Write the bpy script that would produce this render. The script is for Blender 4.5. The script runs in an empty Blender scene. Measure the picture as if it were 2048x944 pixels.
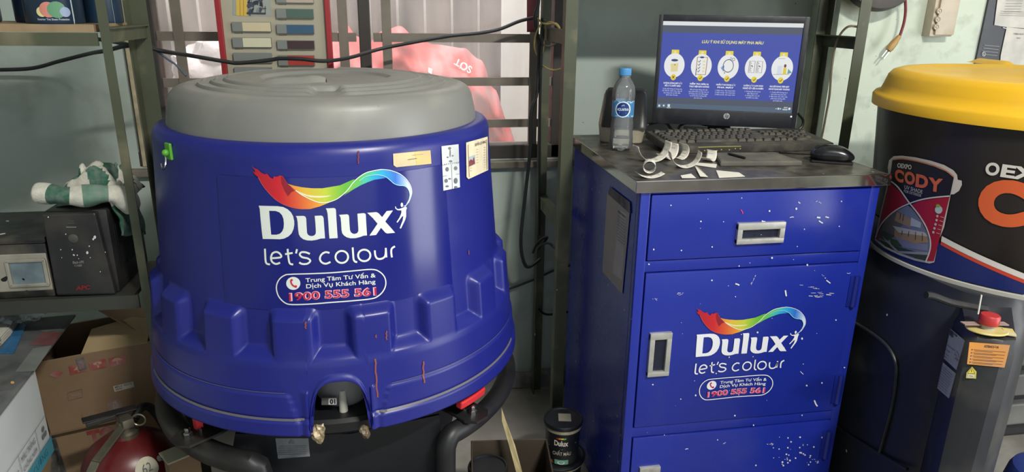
import bpy, bmesh, math, random
from mathutils import Vector, Matrix, noise, geometry
D = bpy.data
S = bpy.context.scene
COL = S.collection
R = math.radians
random.seed(7)

# ------------------------------------------------------------------ camera
F_PX, W_PX, H_PX = 1410.0, 2048, 944
PITCH, YAW, ROLL = R(18.06), R(10.05), R(.81)
CAM = Vector((0, 0, 1.3))
fw = Vector((math.sin(YAW)*math.cos(PITCH), math.cos(YAW)*math.cos(PITCH), -math.sin(PITCH)))
rt0 = Vector((math.cos(YAW), -math.sin(YAW), 0)); up0 = rt0.cross(fw)
rt = rt0*math.cos(ROLL)+up0*math.sin(ROLL); up = up0*math.cos(ROLL)-rt0*math.sin(ROLL)
cd = D.cameras.new('camera'); cd.sensor_width = 36; cd.lens = 36*F_PX/W_PX; cd.clip_start = .02
cam = D.objects.new('camera', cd); COL.objects.link(cam)
cam.matrix_world = Matrix(((rt.x, up.x, -fw.x, CAM.x), (rt.y, up.y, -fw.y, CAM.y), (rt.z, up.z, -fw.z, CAM.z), (0, 0, 0, 1)))
S.camera = cam

# ------------------------------------------------------------------ light and exposure
S.view_settings.view_transform = 'Standard'; S.view_settings.look = 'None'
S.view_settings.exposure = 0.0; S.view_settings.gamma = 1; S.view_settings.use_curve_mapping = False
wd = D.worlds.new('world'); S.world = wd; wd.use_nodes = True
wd.node_tree.nodes['Background'].inputs[0].default_value = (.86, .93, 1, 1)
wd.node_tree.nodes['Background'].inputs[1].default_value = 1.1
def area(name, loc, aim, sx, sy, power, col=(1, 1, 1)):
    l = D.lights.new(name, 'AREA'); l.shape = 'RECTANGLE'; l.size = sx; l.size_y = sy; l.energy = power; l.color = col
    o = D.objects.new(name, l); COL.objects.link(o); o.location = loc
    o.rotation_euler = (Vector(aim)-Vector(loc)).to_track_quat('-Z', 'Y').to_euler()
    return o
area('ceiling_tube_light', (1.0, -.55, 2.72), (.7, .3, 0), .55, .10, 92, (1, .97, .90))
area('side_doorway_daylight', (3.1, -.15, 1.0), (.4, .9, .75), 1.5, 1.9, 58, (.95, .97, 1))
area('alley_skylight', (-.1, 2.78, 3.6), (-.1, 3.1, 0), 3.2, .8, 225, (1, .97, .95))

# ------------------------------------------------------------------ from a photo pixel to a place on a real surface
def ray(x, y): return (fw*F_PX+rt*(x-W_PX/2)-up*(y-H_PX/2)).normalized()
def onX(x, y, X): d = ray(x, y); return CAM+d*((X-CAM.x)/d.x)
def onY(x, y, Y): d = ray(x, y); return CAM+d*((Y-CAM.y)/d.y)
def onZ(x, y, Z): d = ray(x, y); return CAM+d*((Z-CAM.z)/d.z)
class Plane:                       # origin, horizontal axis, vertical axis
    def __init__(s, o, ux, uy):
        s.o, s.ux, s.uy = Vector(o), Vector(ux).normalized(), Vector(uy).normalized(); s.n = s.ux.cross(s.uy)
    def at(s, x, y):
        d = ray(x, y); p = CAM+d*((s.o-CAM).dot(s.n)/d.dot(s.n)); q = p-s.o
        return q.dot(s.ux), q.dot(s.uy)
    def pt(s, u, v, off=0): return s.o+s.ux*u+s.uy*v+s.n*off
    def px(s, x, y, off=0): return s.pt(*s.at(x, y), off)

# ------------------------------------------------------------------ materials
def lin(c): return tuple(((x/12.92) if x <= .04045 else ((x+.055)/1.055)**2.4) for x in c)
def rgb(r, g, b): return lin((r/255, g/255, b/255))
MATS = {}
def mat(name, col, rough=.5, metal=0, var=.12, scale=6, bump=0, bscale=60, dust=None, dustamt=.0, dscale=5, spots=None, spotscale=40, spotthr=.12, spotkeep=.8, attr=False, coat=0, spec=.5, **kw):
    if name in MATS: return MATS[name]
    m = D.materials.new(name); m.use_nodes = True; nt = m.node_tree; N = nt.nodes; L = nt.links
    b = N['Principled BSDF']; b.inputs['Roughness'].default_value = rough; b.inputs['Metallic'].default_value = metal
    b.inputs['Specular IOR Level'].default_value = spec; b.inputs['Coat Weight'].default_value = coat
    tc = N.new('ShaderNodeTexCoord')
    def nz(sc, det=6):
        n = N.new('ShaderNodeTexNoise'); n.inputs['Scale'].default_value = sc; n.inputs['Detail'].default_value = det
        L.new(tc.outputs['Object'], n.inputs['Vector']); return n
    def mix(fac, a, bb):
        x = N.new('ShaderNodeMix'); x.data_type = 'RGBA'
        if isinstance(fac, float): x.inputs[0].default_value = fac
        else: L.new(fac, x.inputs[0])
        for i, q in ((6, a), (7, bb)):
            if isinstance(q, tuple): x.inputs[i].default_value = (*q, 1)
            else: L.new(q, x.inputs[i])
        return x.outputs[2]
    def ramp(src, a, c):
        r = N.new('ShaderNodeMapRange'); r.inputs[1].default_value = a; r.inputs[2].default_value = c
        L.new(src, r.inputs[0]); return r.outputs[0]
    if attr:
        a = N.new('ShaderNodeAttribute'); a.attribute_name = 'Col'; base = a.outputs['Color']
    else: base = tuple(col)
    if var:
        n = nz(scale); h = ramp(n.outputs[0], .3, .7)
        if attr: base = mix(ramp(n.outputs[0], .35, 1.1), base, tuple(q*.6 for q in (.5, .5, .5)))
        else: base = mix(h, tuple(q*(1-var) for q in col), tuple(min(1, q*(1+var)) for q in col))
    if dust:
        n = nz(dscale, 9); base = mix(ramp(n.outputs[0], .62-dustamt*.4, .62+.12+.25*(1-dustamt)), base, tuple(dust))
    if spots:
        vo = N.new('ShaderNodeTexVoronoi'); vo.inputs['Scale'].default_value = spotscale
        nn = nz(30, 2); ad = N.new('ShaderNodeVectorMath'); ad.operation = 'MULTIPLY_ADD'
        L.new(nn.outputs['Color'], ad.inputs[0]); ad.inputs[1].default_value = (.02,)*3; L.new(tc.outputs['Object'], ad.inputs[2]); L.new(ad.outputs[0], vo.inputs['Vector'])
        lt = N.new('ShaderNodeMath'); lt.operation = 'LESS_THAN'; L.new(vo.outputs['Distance'], lt.inputs[0])
        sp = N.new('ShaderNodeSeparateColor'); L.new(vo.outputs['Color'], sp.inputs[0])
        th = N.new('ShaderNodeMath'); th.operation = 'MULTIPLY'; L.new(sp.outputs[1], th.inputs[0]); th.inputs[1].default_value = spotthr; L.new(th.outputs[0], lt.inputs[1])
        g = N.new('ShaderNodeMath'); g.operation = 'GREATER_THAN'; L.new(sp.outputs[0], g.inputs[0]); g.inputs[1].default_value = spotkeep
        mu = N.new('ShaderNodeMath'); mu.operation = 'MULTIPLY'; L.new(lt.outputs[0], mu.inputs[0]); L.new(g.outputs[0], mu.inputs[1])
        base = mix(mu.outputs[0], base, tuple(spots))
    if isinstance(base, tuple): b.inputs['Base Color'].default_value = (*base, 1)
    else: L.new(base, b.inputs['Base Color'])
    if bump:
        n = nz(bscale); bp = N.new('ShaderNodeBump'); bp.inputs['Strength'].default_value = bump; bp.inputs['Distance'].default_value = .004
        L.new(n.outputs[0], bp.inputs['Height']); L.new(bp.outputs[0], b.inputs['Normal'])
    if rough > .08 and not kw.get('flat'):
        n = nz(scale*2.3); r = N.new('ShaderNodeMapRange'); r.inputs[1].default_value = .3; r.inputs[2].default_value = .7
        r.inputs[3].default_value = rough*.85; r.inputs[4].default_value = min(1, rough*1.2); L.new(n.outputs[0], r.inputs[0]); L.new(r.outputs[0], b.inputs['Roughness'])
    if 'emit' in kw:
        b.inputs['Emission Strength'].default_value = kw['emit']
        if attr:
            L.new(a.outputs['Color'], b.inputs['Emission Color'])
            for k in list(b.inputs['Base Color'].links): L.remove(k)
            b.inputs['Base Color'].default_value = (.012, .012, .014, 1)
        else: b.inputs['Emission Color'].default_value = (*col, 1)
    MATS[name] = m; return m

# ------------------------------------------------------------------ mesh building
def flat(loops, step=None):
    """2D loops (outer, holes) -> verts, faces; cut at regular x so that it can follow a curve"""
    pts = [p for l in loops for p in l]
    tris = geometry.tessellate_polygon([[Vector((p[0], p[1], 0)) for p in l] for l in loops])
    if not step: return [(p[0], p[1]) for p in pts], [tuple(t) for t in tris]
    bm = bmesh.new(); vs = [bm.verts.new((p[0], p[1], 0)) for p in pts]
    for t in tris:
        try: bm.faces.new([vs[i] for i in t])
        except ValueError: pass
    x0 = min(p[0] for p in pts); x1 = max(p[0] for p in pts); x = x0+step
    while x < x1:
        bmesh.ops.bisect_plane(bm, geom=bm.verts[:]+bm.edges[:]+bm.faces[:], plane_co=(x, 0, 0), plane_no=(1, 0, 0)); x += step
    bm.verts.index_update(); v = [(q.co.x, q.co.y) for q in bm.verts]; f = [tuple(q.index for q in fc.verts) for fc in bm.faces]
    bm.free(); return v, f
def stroke(pts, w, closed=False):
    """a line of 2D points -> quads of width w"""
    n = len(pts); v = []; f = []
    for i, p in enumerate(pts):
        a = pts[(i-1) % n] if closed or i else p; b = pts[(i+1) % n] if closed or i < n-1 else p
        d = Vector((b[0]-a[0], b[1]-a[1])); d = d.normalized() if d.length else Vector((1, 0))
        v += [(p[0]-d.y*w/2, p[1]+d.x*w/2), (p[0]+d.y*w/2, p[1]-d.x*w/2)]
    for i in range(n if closed else n-1):
        j = (i+1) % n; f.append((2*i, 2*i+1, 2*j+1, 2*j))
    return v, f
def smooth(pts, k=6, closed=False):
    out = []; n = len(pts); P = [Vector(p) for p in pts]
    for i in range(n if closed else n-1):
        if closed: a, b, c, d = P[(i-1) % n], P[i], P[(i+1) % n], P[(i+2) % n]
        else: a, b, c, d = P[max(0, i-1)], P[i], P[i+1], P[min(n-1, i+2)]
        for j in range(k):
            t = j/k
            out.append(tuple(.5*(2*b+(c-a)*t+(2*a-5*b+4*c-d)*t*t+(3*b-a-3*c+d)*t**3)))
    if not closed: out.append(tuple(P[-1]))
    return out
def ell(cx, cy, rx, ry, n=28): return [(cx+rx*math.cos(2*math.pi*i/n), cy+ry*math.sin(2*math.pi*i/n)) for i in range(n)]
_tc = {}
def text2d(s, bold=0.0):
    """built-in font lettering -> verts, faces, width, scaled so capital height is 1"""
    key = (s, bold)
    if key in _tc: return _tc[key]
    def one(t):
        c = D.curves.new('t', 'FONT'); c.body = t; c.dimensions = '2D'; c.fill_mode = 'FRONT'; c.resolution_u = 5; c.offset = bold
        o = D.objects.new('t', c); COL.objects.link(o); dg = bpy.context.evaluated_depsgraph_get(); e = o.evaluated_get(dg); m = e.to_mesh()
        v = [(q.co.x, q.co.y) for q in m.vertices]; f = [tuple(p.vertices) for p in m.polygons]; e.to_mesh_clear()
        D.objects.remove(o); D.curves.remove(c); return v, f
    cap = .69
    v, f = one(s)
    x0 = min(q[0] for q in v); x1 = max(q[0] for q in v)
    v = [((q[0]-x0)/cap, q[1]/cap) for q in v]
    _tc[key] = (v, f, (x1-x0)/cap); return _tc[key]

class MB:
    def __init__(s): s.v = []; s.f = []; s.c = []; s.mi = []
    def add(s, v, f, col=None, mi=0):
        o = len(s.v); s.v += [Vector(p) for p in v]
        for q in f: s.f.append(tuple(i+o for i in q)); s.c.append(col); s.mi.append(mi)
        return s
    def bm(s, bm, col=None, mi=0, M=None):
        bm.verts.index_update()
        s.add([(M @ v.co if M else v.co.copy()) for v in bm.verts], [[v.index for v in f.verts] for f in bm.faces], col, mi); bm.free(); return s
    def box(s, c, d, rot=0, bev=0, col=None, mi=0, M=None, seg=2):
        b = bmesh.new(); bmesh.ops.create_cube(b, size=1); bmesh.ops.scale(b, vec=d, verts=b.verts)
        if bev: bmesh.ops.bevel(b, geom=b.edges[:], offset=bev, segments=seg, affect='EDGES', profile=.6)
        T = Matrix.Translation(c) @ (Matrix.Rotation(rot, 4, 'Z') if not isinstance(rot, Matrix) else rot)
        return s.bm(b, col, mi, (M @ T) if M else T)
    def bar(s, a, b, w, h, col=None, mi=0, up=(0, 0, 1), bev=0):
        a, b = Vector(a), Vector(b); x = (b-a).normalized(); z = Vector(up); y = z.cross(x)
        if y.length < 1e-4: y = Vector((1, 0, 0)).cross(x)
        y.normalize(); z = x.cross(y)
        M = Matrix(((x.x, y.x, z.x, 0), (x.y, y.y, z.y, 0), (x.z, y.z, z.z, 0), (0, 0, 0, 1)))
        return s.box((a+b)/2, ((b-a).length, w, h), M, bev, col, mi)
    def tube(s, pts, r, n=10, closed=False, col=None, mi=0, cap=True):
        P = [Vector(p) for p in pts]; m = len(P); rs = r if isinstance(r, (list, tuple)) else [r]*m; v = []; f = []
        pn = None
        for i, p in enumerate(P):
            a = P[(i-1) % m] if closed or i else p; b = P[(i+1) % m] if closed or i < m-1 else p
            t = (b-a).normalized()
            if pn is None: pn = t.orthogonal().normalized()
            pn = (pn-t*pn.dot(t)).normalized() if (pn-t*pn.dot(t)).length > 1e-6 else t.orthogonal().normalized()
            q = t.cross(pn)
            for k in range(n): an = 2*math.pi*k/n; v.append(p+(pn*math.cos(an)+q*math.sin(an))*rs[i])
        for i in range(m if closed else m-1):
            j = (i+1) % m
            for k in range(n): l = (k+1) % n; f.append((i*n+k, i*n+l, j*n+l, j*n+k))
        if cap and not closed: f += [tuple(range(n))[::-1], tuple((m-1)*n+k for k in range(n))]
        return s.add(v, f, col, mi)
    def lathe(s, prof, c=(0, 0, 0), n=48, col=None, mi=0, M=None, a0=0, a1=2*math.pi):
        full = abs(a1-a0-2*math.pi) < 1e-6; nn = n if full else n+1; v = []; f = []; c = Vector(c)
        for r, z in prof:
            for k in range(nn): a = a0+(a1-a0)*k/n; q = Vector((r*math.cos(a), r*math.sin(a), z)); v.append((M @ q if M else q)+c)
        for i in range(len(prof)-1):
            for k in range(n): l = (k+1) % nn; f.append((i*nn+k, i*nn+l, (i+1)*nn+l, (i+1)*nn+k))
        if full:
            if prof[0][0] > 1e-5: f.append(tuple(range(nn))[::-1])
            if prof[-1][0] > 1e-5: f.append(tuple((len(prof)-1)*nn+k for k in range(nn)))
        return s.add(v, f, col, mi)
    def prism(s, poly, h, fn, col=None, mi=0):
        """poly: 2D outline; fn(u,v,w) -> point; w from 0 to h"""
        n = len(poly); v = [fn(p[0], p[1], 0) for p in poly]+[fn(p[0], p[1], h) for p in poly]
        t = geometry.tessellate_polygon([[Vector((p[0], p[1], 0)) for p in poly]])
        f = [tuple(q) for q in t]+[tuple(i+n for i in reversed(q)) for q in t]+[(i, (i+1) % n, (i+1) % n+n, i+n) for i in range(n)]
        return s.add(v, f, col, mi)
    def grid(s, fn, nu, nv, col=None, mi=0, closed=False):
        v = [fn(i/(nu if closed else nu), j/nv) for j in range(nv+1) for i in range(nu+(0 if closed else 1))]; w = nu+(0 if closed else 1)
        f = [(j*w+i, j*w+(i+1) % w, (j+1)*w+(i+1) % w, (j+1)*w+i) for j in range(nv) for i in range(nu)]
        o = len(s.f); s.add(v, f, None, mi)
        if col:
            for j in range(nv):
                for i in range(nu): s.c[o+j*nu+i] = col(i/nu, j/nv) if callable(col) else col
        return s
    # printed shapes laid on a surface; fn(u, v, off) -> point
    def ink(s, loops, fn, col, off=.0008, step=None):
        v, f = flat(loops, step); s.add([fn(p[0], p[1], off) for p in v], f, col); return s
    def line(s, pts, w, fn, col, off=.0008, closed=False):
        v, f = stroke(pts, w, closed); s.add([fn(p[0], p[1], off) for p in v], f, col); return s
    def text(s, t, fn, p0, p1, cap, col, off=.001, bold=0.0, upv=None, cut=0):
        """lettering from p0 to p1 (2D), capital height cap"""
        v, f, w = text2d(t, bold)
        if cut:
            bm = bmesh.new(); vs = [bm.verts.new((q[0], q[1], 0)) for q in v]
            for q in f:
                try: bm.faces.new([vs[i] for i in q])
                except ValueError: pass
            x = cut
            while x < w: bmesh.ops.bisect_plane(bm, geom=bm.verts[:]+bm.edges[:]+bm.faces[:], plane_co=(x, 0, 0), plane_no=(1, 0, 0)); x += cut
            bm.verts.index_update(); v = [(q.co.x, q.co.y) for q in bm.verts]; f = [tuple(q.index for q in fc.verts) for fc in bm.faces]; bm.free()
        d = Vector((p1[0]-p0[0], p1[1]-p0[1])); k = d.length/w; d.normalize()
        u = Vector(upv) if upv else Vector((-d.y, d.x)); u = u.normalized()*cap
        s.add([fn(p0[0]+d.x*q[0]*k+u.x*q[1], p0[1]+d.y*q[0]*k+u.y*q[1], off) for q in v], f, col); return s
    def fix(s):
        return s
    def build(s, name, mats, parent=None, sm=False, origin=None, ang=35, solid=0, recalc=True):
        if not isinstance(mats, (list, tuple)): mats = [mats]
        base = Vector(parent['_o']) if parent else (Vector(origin) if origin is not None else None)
        if base is None:
            xs = [v.x for v in s.v]; ys = [v.y for v in s.v]; zs = [v.z for v in s.v]
            base = Vector(((min(xs)+max(xs))/2, (min(ys)+max(ys))/2, min(zs)))
        me = D.meshes.new(name); me.from_pydata([v-base for v in s.v], [], s.f)
        for m in mats: me.materials.append(m)
        me.polygons.foreach_set('material_index', s.mi)
        if any(c is not None for c in s.c):
            at = me.color_attributes.new('Col', 'FLOAT_COLOR', 'CORNER')
            for p, c in zip(me.polygons, s.c):
                c = c or (.5, .5, .5)
                for li in p.loop_indices: at.data[li].color = (*c[:3], 1)
        if recalc:
            b = bmesh.new(); b.from_mesh(me); bmesh.ops.recalc_face_normals(b, faces=b.faces); b.to_mesh(me); b.free()
        if sm:
            me.polygons.foreach_set('use_smooth', [True]*len(me.polygons)); me.set_sharp_from_angle(angle=R(ang))
        o = D.objects.new(name, me); COL.objects.link(o)
        o['_o'] = tuple(base)
        if parent: o.parent = parent; o.location = (0, 0, 0)
        else: o.location = base
        if solid:
            md = o.modifiers.new('thickness', 'SOLIDIFY'); md.thickness = solid; md.offset = 0
        return o
def tag(o, label=None, cat=None, group=None, kind=None):
    for k, q in (('label', label), ('category', cat), ('group', group), ('kind', kind)):
        if q: o[k] = q
    return o
def thing(name, loc, label, cat, group=None):
    o = D.objects.new(name, None); COL.objects.link(o); o.location = loc; o['_o'] = tuple(loc); o.empty_display_size = .05
    return tag(o, label, cat, group)
def clone(o, parent=None, delta=(0, 0, 0), rot=None):
    c = o.copy(); COL.objects.link(c)
    if parent: c.parent = parent
    else: c.location = o.location+Vector(delta)
    if rot is not None: c.rotation_euler = rot
    for ch in list(o.children): clone(ch, c)
    return c
# ------------------------------------------------------------------ the setting
YW = 2.22
m_wall = mat('painted_plaster', rgb(166, 178, 170), .75, var=.07, scale=3, bump=.25, bscale=35, dust=rgb(120, 122, 112), dustamt=.28, dscale=7, spots=rgb(84, 88, 84), spotscale=46, spotthr=.13, spotkeep=.93)
m_wall2 = mat('painted_plaster_pale', rgb(196, 206, 190), .7, var=.06, scale=4, bump=.3, bscale=30, dust=rgb(132, 138, 130), dustamt=.2, dscale=16, spots=rgb(128, 134, 126), spotscale=42, spotthr=.2, spotkeep=.75)
m_floor = mat('worn_concrete_floor', rgb(122, 118, 112), .6, var=.25, scale=5, bump=.3, bscale=40, dust=rgb(160, 156, 150), dustamt=.3)
m_ceil = mat('ceiling_paint', rgb(200, 200, 195), .8, var=.04)
WX0, WX1, WZ0, WZ1 = -.735, .56, .83, 2.0
w = MB()
w.box(((-2.3+WX0)/2, YW+.06, 1.5), (WX0+2.3, .12, 3.0)); w.box(((WX1+3.3)/2, YW+.06, 1.5), (3.3-WX1, .12, 3.0))
w.box(((WX0+WX1)/2, YW+.06, WZ0/2), (WX1-WX0, .12, WZ0)); w.box(((WX0+WX1)/2, YW+.06, (WZ1+3)/2), (WX1-WX0, .12, 3-WZ1))
tag(w.build('wall_back', m_wall), kind='structure')
w = MB().box((2.33, 2.145, 1.5), (1.9, .15, 3.0)); tag(w.build('wall_pilaster', m_wall2), kind='structure')
w = MB().box((-2.36, -.9, 1.5), (.12, 6.4, 3.0)); tag(w.build('wall_left', m_wall), kind='structure')
w = MB().box((3.36, -.9, 1.5), (.12, 6.4, 3.0)); tag(w.build('wall_right', m_wall2), kind='structure')
w = MB().box((.5, -.9, -.05), (5.8, 6.5, .1)); tag(w.build('floor', m_floor), kind='structure')
w = MB().box((.5, -.9, 3.05), (5.8, 6.4, .1)); tag(w.build('ceiling', m_ceil), kind='structure')
# ledge under the window
m_led = mat('grimy_ledge', rgb(110, 104, 94), .8, var=.3, scale=14, bump=.5)
w = MB().box(((WX0+WX1)/2, YW-.012, WZ0-.016), (WX1-WX0+.06, .03, .022), bev=.003); tag(w.build('trim_1', m_led), kind='structure')
w = MB(); rnd = random.Random(3)
for i in range(30):
    x = -.2+i*.03; w.box((x, YW-.02, .02+rnd.random()*.012), (.034, .03, .045+rnd.random()*.02), bev=.004)
tag(w.build('baseboard_back', mat('crumbling_render', rgb(120, 120, 116), .9, var=.3, scale=20, bump=.8), sm=True), kind='structure')

# ------------------------------------------------------------------ window: steel frame, dusty glass, bar grille
m_steel_dark = mat('window_steel', rgb(62, 58, 54), .5, .3, var=.15, scale=12)
m_grille = mat('grille_bar', rgb(122, 114, 104), .6, .2, var=.15, scale=14)
m_jamb = mat('weathered_jamb', rgb(168, 156, 128), .7, var=.25, scale=30, bump=.3)
win = thing('window_1', ((WX0+WX1)/2, YW, WZ0), None, None); win['kind'] = 'structure'
f = MB(); zc, zh = (WZ0+WZ1)/2, WZ1-WZ0
f.box((WX1-.02, YW+.03, zc), (.045, .06, zh), bev=.003); f.box((-.06, YW+.035, zc), (.034, .05, zh), bev=.003)
f.box((WX0+.075, YW+.03, zc), (.035, .06, zh), bev=.003)
f.box(((WX0+WX1)/2, YW+.03, WZ0+.022), (WX1-WX0, .06, .045), bev=.003); f.box(((WX0+WX1)/2, YW+.03, WZ1-.02), (WX1-WX0, .06, .04), bev=.003)
f.build('frame', m_steel_dark, win)
f = MB().box((WX0+.022, YW+.02, zc), (.026, .05, zh), bev=.002); f.build('side_jamb', m_jamb, win)
g = D.materials.new('dusty_glass'); g.use_nodes = True; nt = g.node_tree; N, L = nt.nodes, nt.links; N.remove(N['Principled BSDF'])
tr = N.new('ShaderNodeBsdfTransparent'); tl = N.new('ShaderNodeBsdfTranslucent'); df = N.new('ShaderNodeBsdfDiffuse'); gl = N.new('ShaderNodeBsdfGlossy'); gl.inputs['Roughness'].default_value = .15
tl.inputs[0].default_value = (1, .96, .92, 1); df.inputs[0].default_value = (*rgb(190, 180, 170), 1)
no = N.new('ShaderNodeTexNoise'); no.inputs['Scale'].default_value = 4; no.inputs['Detail'].default_value = 9; tc = N.new('ShaderNodeTexCoord'); mp = N.new('ShaderNodeMapping'); mp.inputs['Scale'].default_value = (2.2, 1, .6); L.new(tc.outputs['Object'], mp.inputs[0]); L.new(mp.outputs[0], no.inputs['Vector'])
mr = N.new('ShaderNodeMapRange'); mr.inputs[1].default_value = .3; mr.inputs[2].default_value = .75; mr.inputs[3].default_value = .05; mr.inputs[4].default_value = .26; L.new(no.outputs[0], mr.inputs[0])
m1 = N.new('ShaderNodeMixShader'); m1.inputs[0].default_value = .25; L.new(tl.outputs[0], m1.inputs[1]); L.new(df.outputs[0], m1.inputs[2])
m2 = N.new('ShaderNodeMixShader'); L.new(mr.outputs[0], m2.inputs[0]); L.new(tr.outputs[0], m2.inputs[1]); L.new(m1.outputs[0], m2.inputs[2])
m3 = N.new('ShaderNodeMixShader'); m3.inputs[0].default_value = .04; L.new(m2.outputs[0], m3.inputs[1]); L.new(gl.outputs[0], m3.inputs[2]); L.new(m3.outputs[0], N['Material Output'].inputs[0])
f = MB(); f.box(((WX0+.0925-.077)/2, YW+.045, zc), (-.077-WX0-.0925, .004, zh-.085)); f.box(((WX1-.0425-.043)/2, YW+.045, zc), (WX1-.0425+.043, .004, zh-.085))
f.build('pane', g, win)
for nm, vx, x0, x1 in (('l', (-.583, -.122), -.70, -.085), ('r', (.005, .457), -.035, .52)):
    f = MB()
    for x in vx: f.box((x, YW+.012, zc), (.028, .006, zh-.06))
    for k in range(9): f.box(((x0+x1)/2, YW+.016, .942+k*.1315), (x1-x0, .006, .026))
    f.build('bar_grille', m_grille, win)

# ------------------------------------------------------------------ the alley outside the window
m_zinc = mat('old_corrugated_zinc', rgb(140, 132, 124), .6, .1, var=.35, scale=5, dust=rgb(84, 76, 70), dustamt=.3, dscale=4, attr=True)
w = MB(); n = 480
v = []; fc = []
for i in range(n+1):
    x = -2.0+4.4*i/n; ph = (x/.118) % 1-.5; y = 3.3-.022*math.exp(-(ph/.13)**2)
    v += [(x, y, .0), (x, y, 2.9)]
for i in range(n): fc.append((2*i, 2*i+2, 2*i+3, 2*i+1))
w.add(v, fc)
for i in range(n): ph = ((-2.0+4.4*(i+.5)/n)/.118) % 1-.5; w.c[i] = rgb(206, 200, 192) if abs(ph) < .045 else rgb(126, 116, 108)  # rib highlights painted in as a pale stripe along each ridge
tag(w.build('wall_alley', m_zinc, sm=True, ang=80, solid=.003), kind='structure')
w = MB().box((.1, 2.87, -.06), (4.6, 1.0, .1)); tag(w.build('floor_alley', mat('alley_paving', rgb(214, 204, 192), .8, var=.12)), kind='structure')
m_whiteb = mat('white_board', rgb(222, 220, 216), .5, var=.06)
o = MB().box((.775, 3.22, .98), (.53, .03, 1.5), bev=.004).build('leaning_panel', m_whiteb); tag(o, 'plain white panel standing against the corrugated wall outside the window', 'panel')
m_tarp = mat('red_tarpaulin', rgb(206, 62, 62), .55, var=.12, scale=9, bump=.3, bscale=18, attr=True)
TO = [onY(x, y, 2.95) for x, y in ((640,110),(664,72),(690,48),(712,74),(735,88),(765,62),(800,52),(828,72),(870,90),(930,97),(962,120),(992,180),(1018,245),(1040,300))]
def ttop(x):
    for a, b in zip(TO, TO[1:]):
        if x <= b.x: t = max(0, (x-a.x)/(b.x-a.x)); t = t*t*(3-2*t); return a.z+(b.z-a.z)*t
    return TO[-1].z
def ty(x, z): k = max(0, ttop(x)-z); return 2.99-.10*min(k/.12, 1)-.12*k+.06*noise.noise((x*6, z*8, 1))+.025*noise.noise((x*21, z*17+x*9, 4))
def tarp(u, v):
    x = TO[0].x+(TO[-1].x-TO[0].x)*u; z = ttop(x)*(1-v); return Vector((x, ty(x, z), z))
w = MB(); w.grid(tarp, 90, 60, col=lambda u, v: rgb(196, 52, 52))
def tfn(x, y, off): p = onY(x, y, 2.9); return Vector((p.x, ty(p.x, p.z)-.010-off, p.z))
w.text('SƠT', tfn, (947, 136), (914, 117), 13, rgb(238, 230, 228), .001, .02, (-.47, .88)); w.ink([[(856,134),(864,137),(862,146),(855,142)]], tfn, rgb(240, 236, 232), .001)
tag(w.build('tarpaulin', m_tarp, sm=True, ang=60), 'red tarpaulin with white lettering draped in the alley beyond the window', 'tarpaulin')
w = MB(); b = bmesh.new(); bmesh.ops.create_icosphere(b, subdivisions=4, radius=1)
for q in b.verts:
    d = 1+.35*noise.noise(q.co*1.7)+.15*noise.noise(q.co*5); q.co = Vector((q.co.x*.13*d, q.co.y*.10*d, q.co.z*.12*d))
w.bm(b, M=Matrix.Translation((-.62, 2.78, 1.05))); tag(w.build('plastic_sack', mat('white_sack', rgb(176, 168, 168), .5, var=.12, scale=12, bump=.5), sm=True), 'crumpled whitish plastic sack outside the left window pane', 'sack')
w = MB().box((-.62, 2.78, .45), (.5, .36, .9), bev=.01); tag(w.build('crate', mat('pinkish_crate', rgb(196, 160, 150), .7, var=.2, scale=7)), 'pale pinkish crate carrying the white sack outside the left pane', 'crate')
# ------------------------------------------------------------------ blue paint tinting machine
AX, AY = -.122, 1.5
m_blue = mat('blue_plastic', rgb(26, 32, 118), .36, var=.06, scale=3, spots=rgb(160, 165, 190), spotscale=16, spotthr=.045, spotkeep=.86, dust=rgb(50, 56, 110), dustamt=.1, dscale=6)
m_sheet = mat('glossy_blue_decal', rgb(24, 30, 112), .15, var=.04, scale=3)
m_ink = mat('print_ink', (.5, .5, .5), .35, var=.0, attr=True)
m_paper = mat('printed_paper', (.5, .5, .5), .7, var=.12, scale=20, attr=True)
m_grey = mat('grey_plastic', rgb(124, 124, 120), .42, var=.06, scale=4, dust=rgb(150, 148, 136), dustamt=.25, dscale=9, spots=rgb(80, 80, 80), spotscale=25, spotthr=.05, spotkeep=.85)
m_black = mat('black_painted_steel', rgb(30, 30, 32), .45, .2, var=.2, scale=8, dust=rgb(78, 74, 66), dustamt=.3)
m_blackp = mat('black_plastic', rgb(26, 27, 30), .38, var=.15, scale=9, dust=rgb(70, 68, 64), dustamt=.22)
m_chrome = mat('scratched_chrome', rgb(205, 205, 205), .2, 1.0, var=.1, scale=15)
m_rubber = mat('matte_black_rubber', rgb(18, 18, 20), .6, var=.1)
mach = thing('paint_tinting_machine', (AX, AY, 0), 'large round blue paint tinting machine with grey lid and rainbow ribbon logo', 'paint machine')
def rbody(z): return .329+(1.06-z)*.0725
TH0 = math.atan2(-AY, -AX)                       # direction of the camera from the axis
def on_cone(x, y, extra=0):
    d = ray(x, y); o = CAM-Vector((AX, AY, 0)); a, b = .329+1.06*.0725+extra, -.0725
    A = d.x*d.x+d.y*d.y-(b*d.z)**2; B = 2*(o.x*d.x+o.y*d.y-(a+b*o.z)*b*d.z); C = o.x*o.x+o.y*o.y-(a+b*o.z)**2
    t = (-B-math.sqrt(max(0, B*B-4*A*C)))/(2*A); p = CAM+d*t
    return math.atan2(p.y-AY, p.x-AX), p.z
def cone_pt(th, z, off=0): r = rbody(z)+off; return Vector((AX+r*math.cos(th), AY+r*math.sin(th), z))
def cpx(x, y, off=0): return cone_pt(*on_cone(x, y), off)
ARC0 = R(0)
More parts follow.
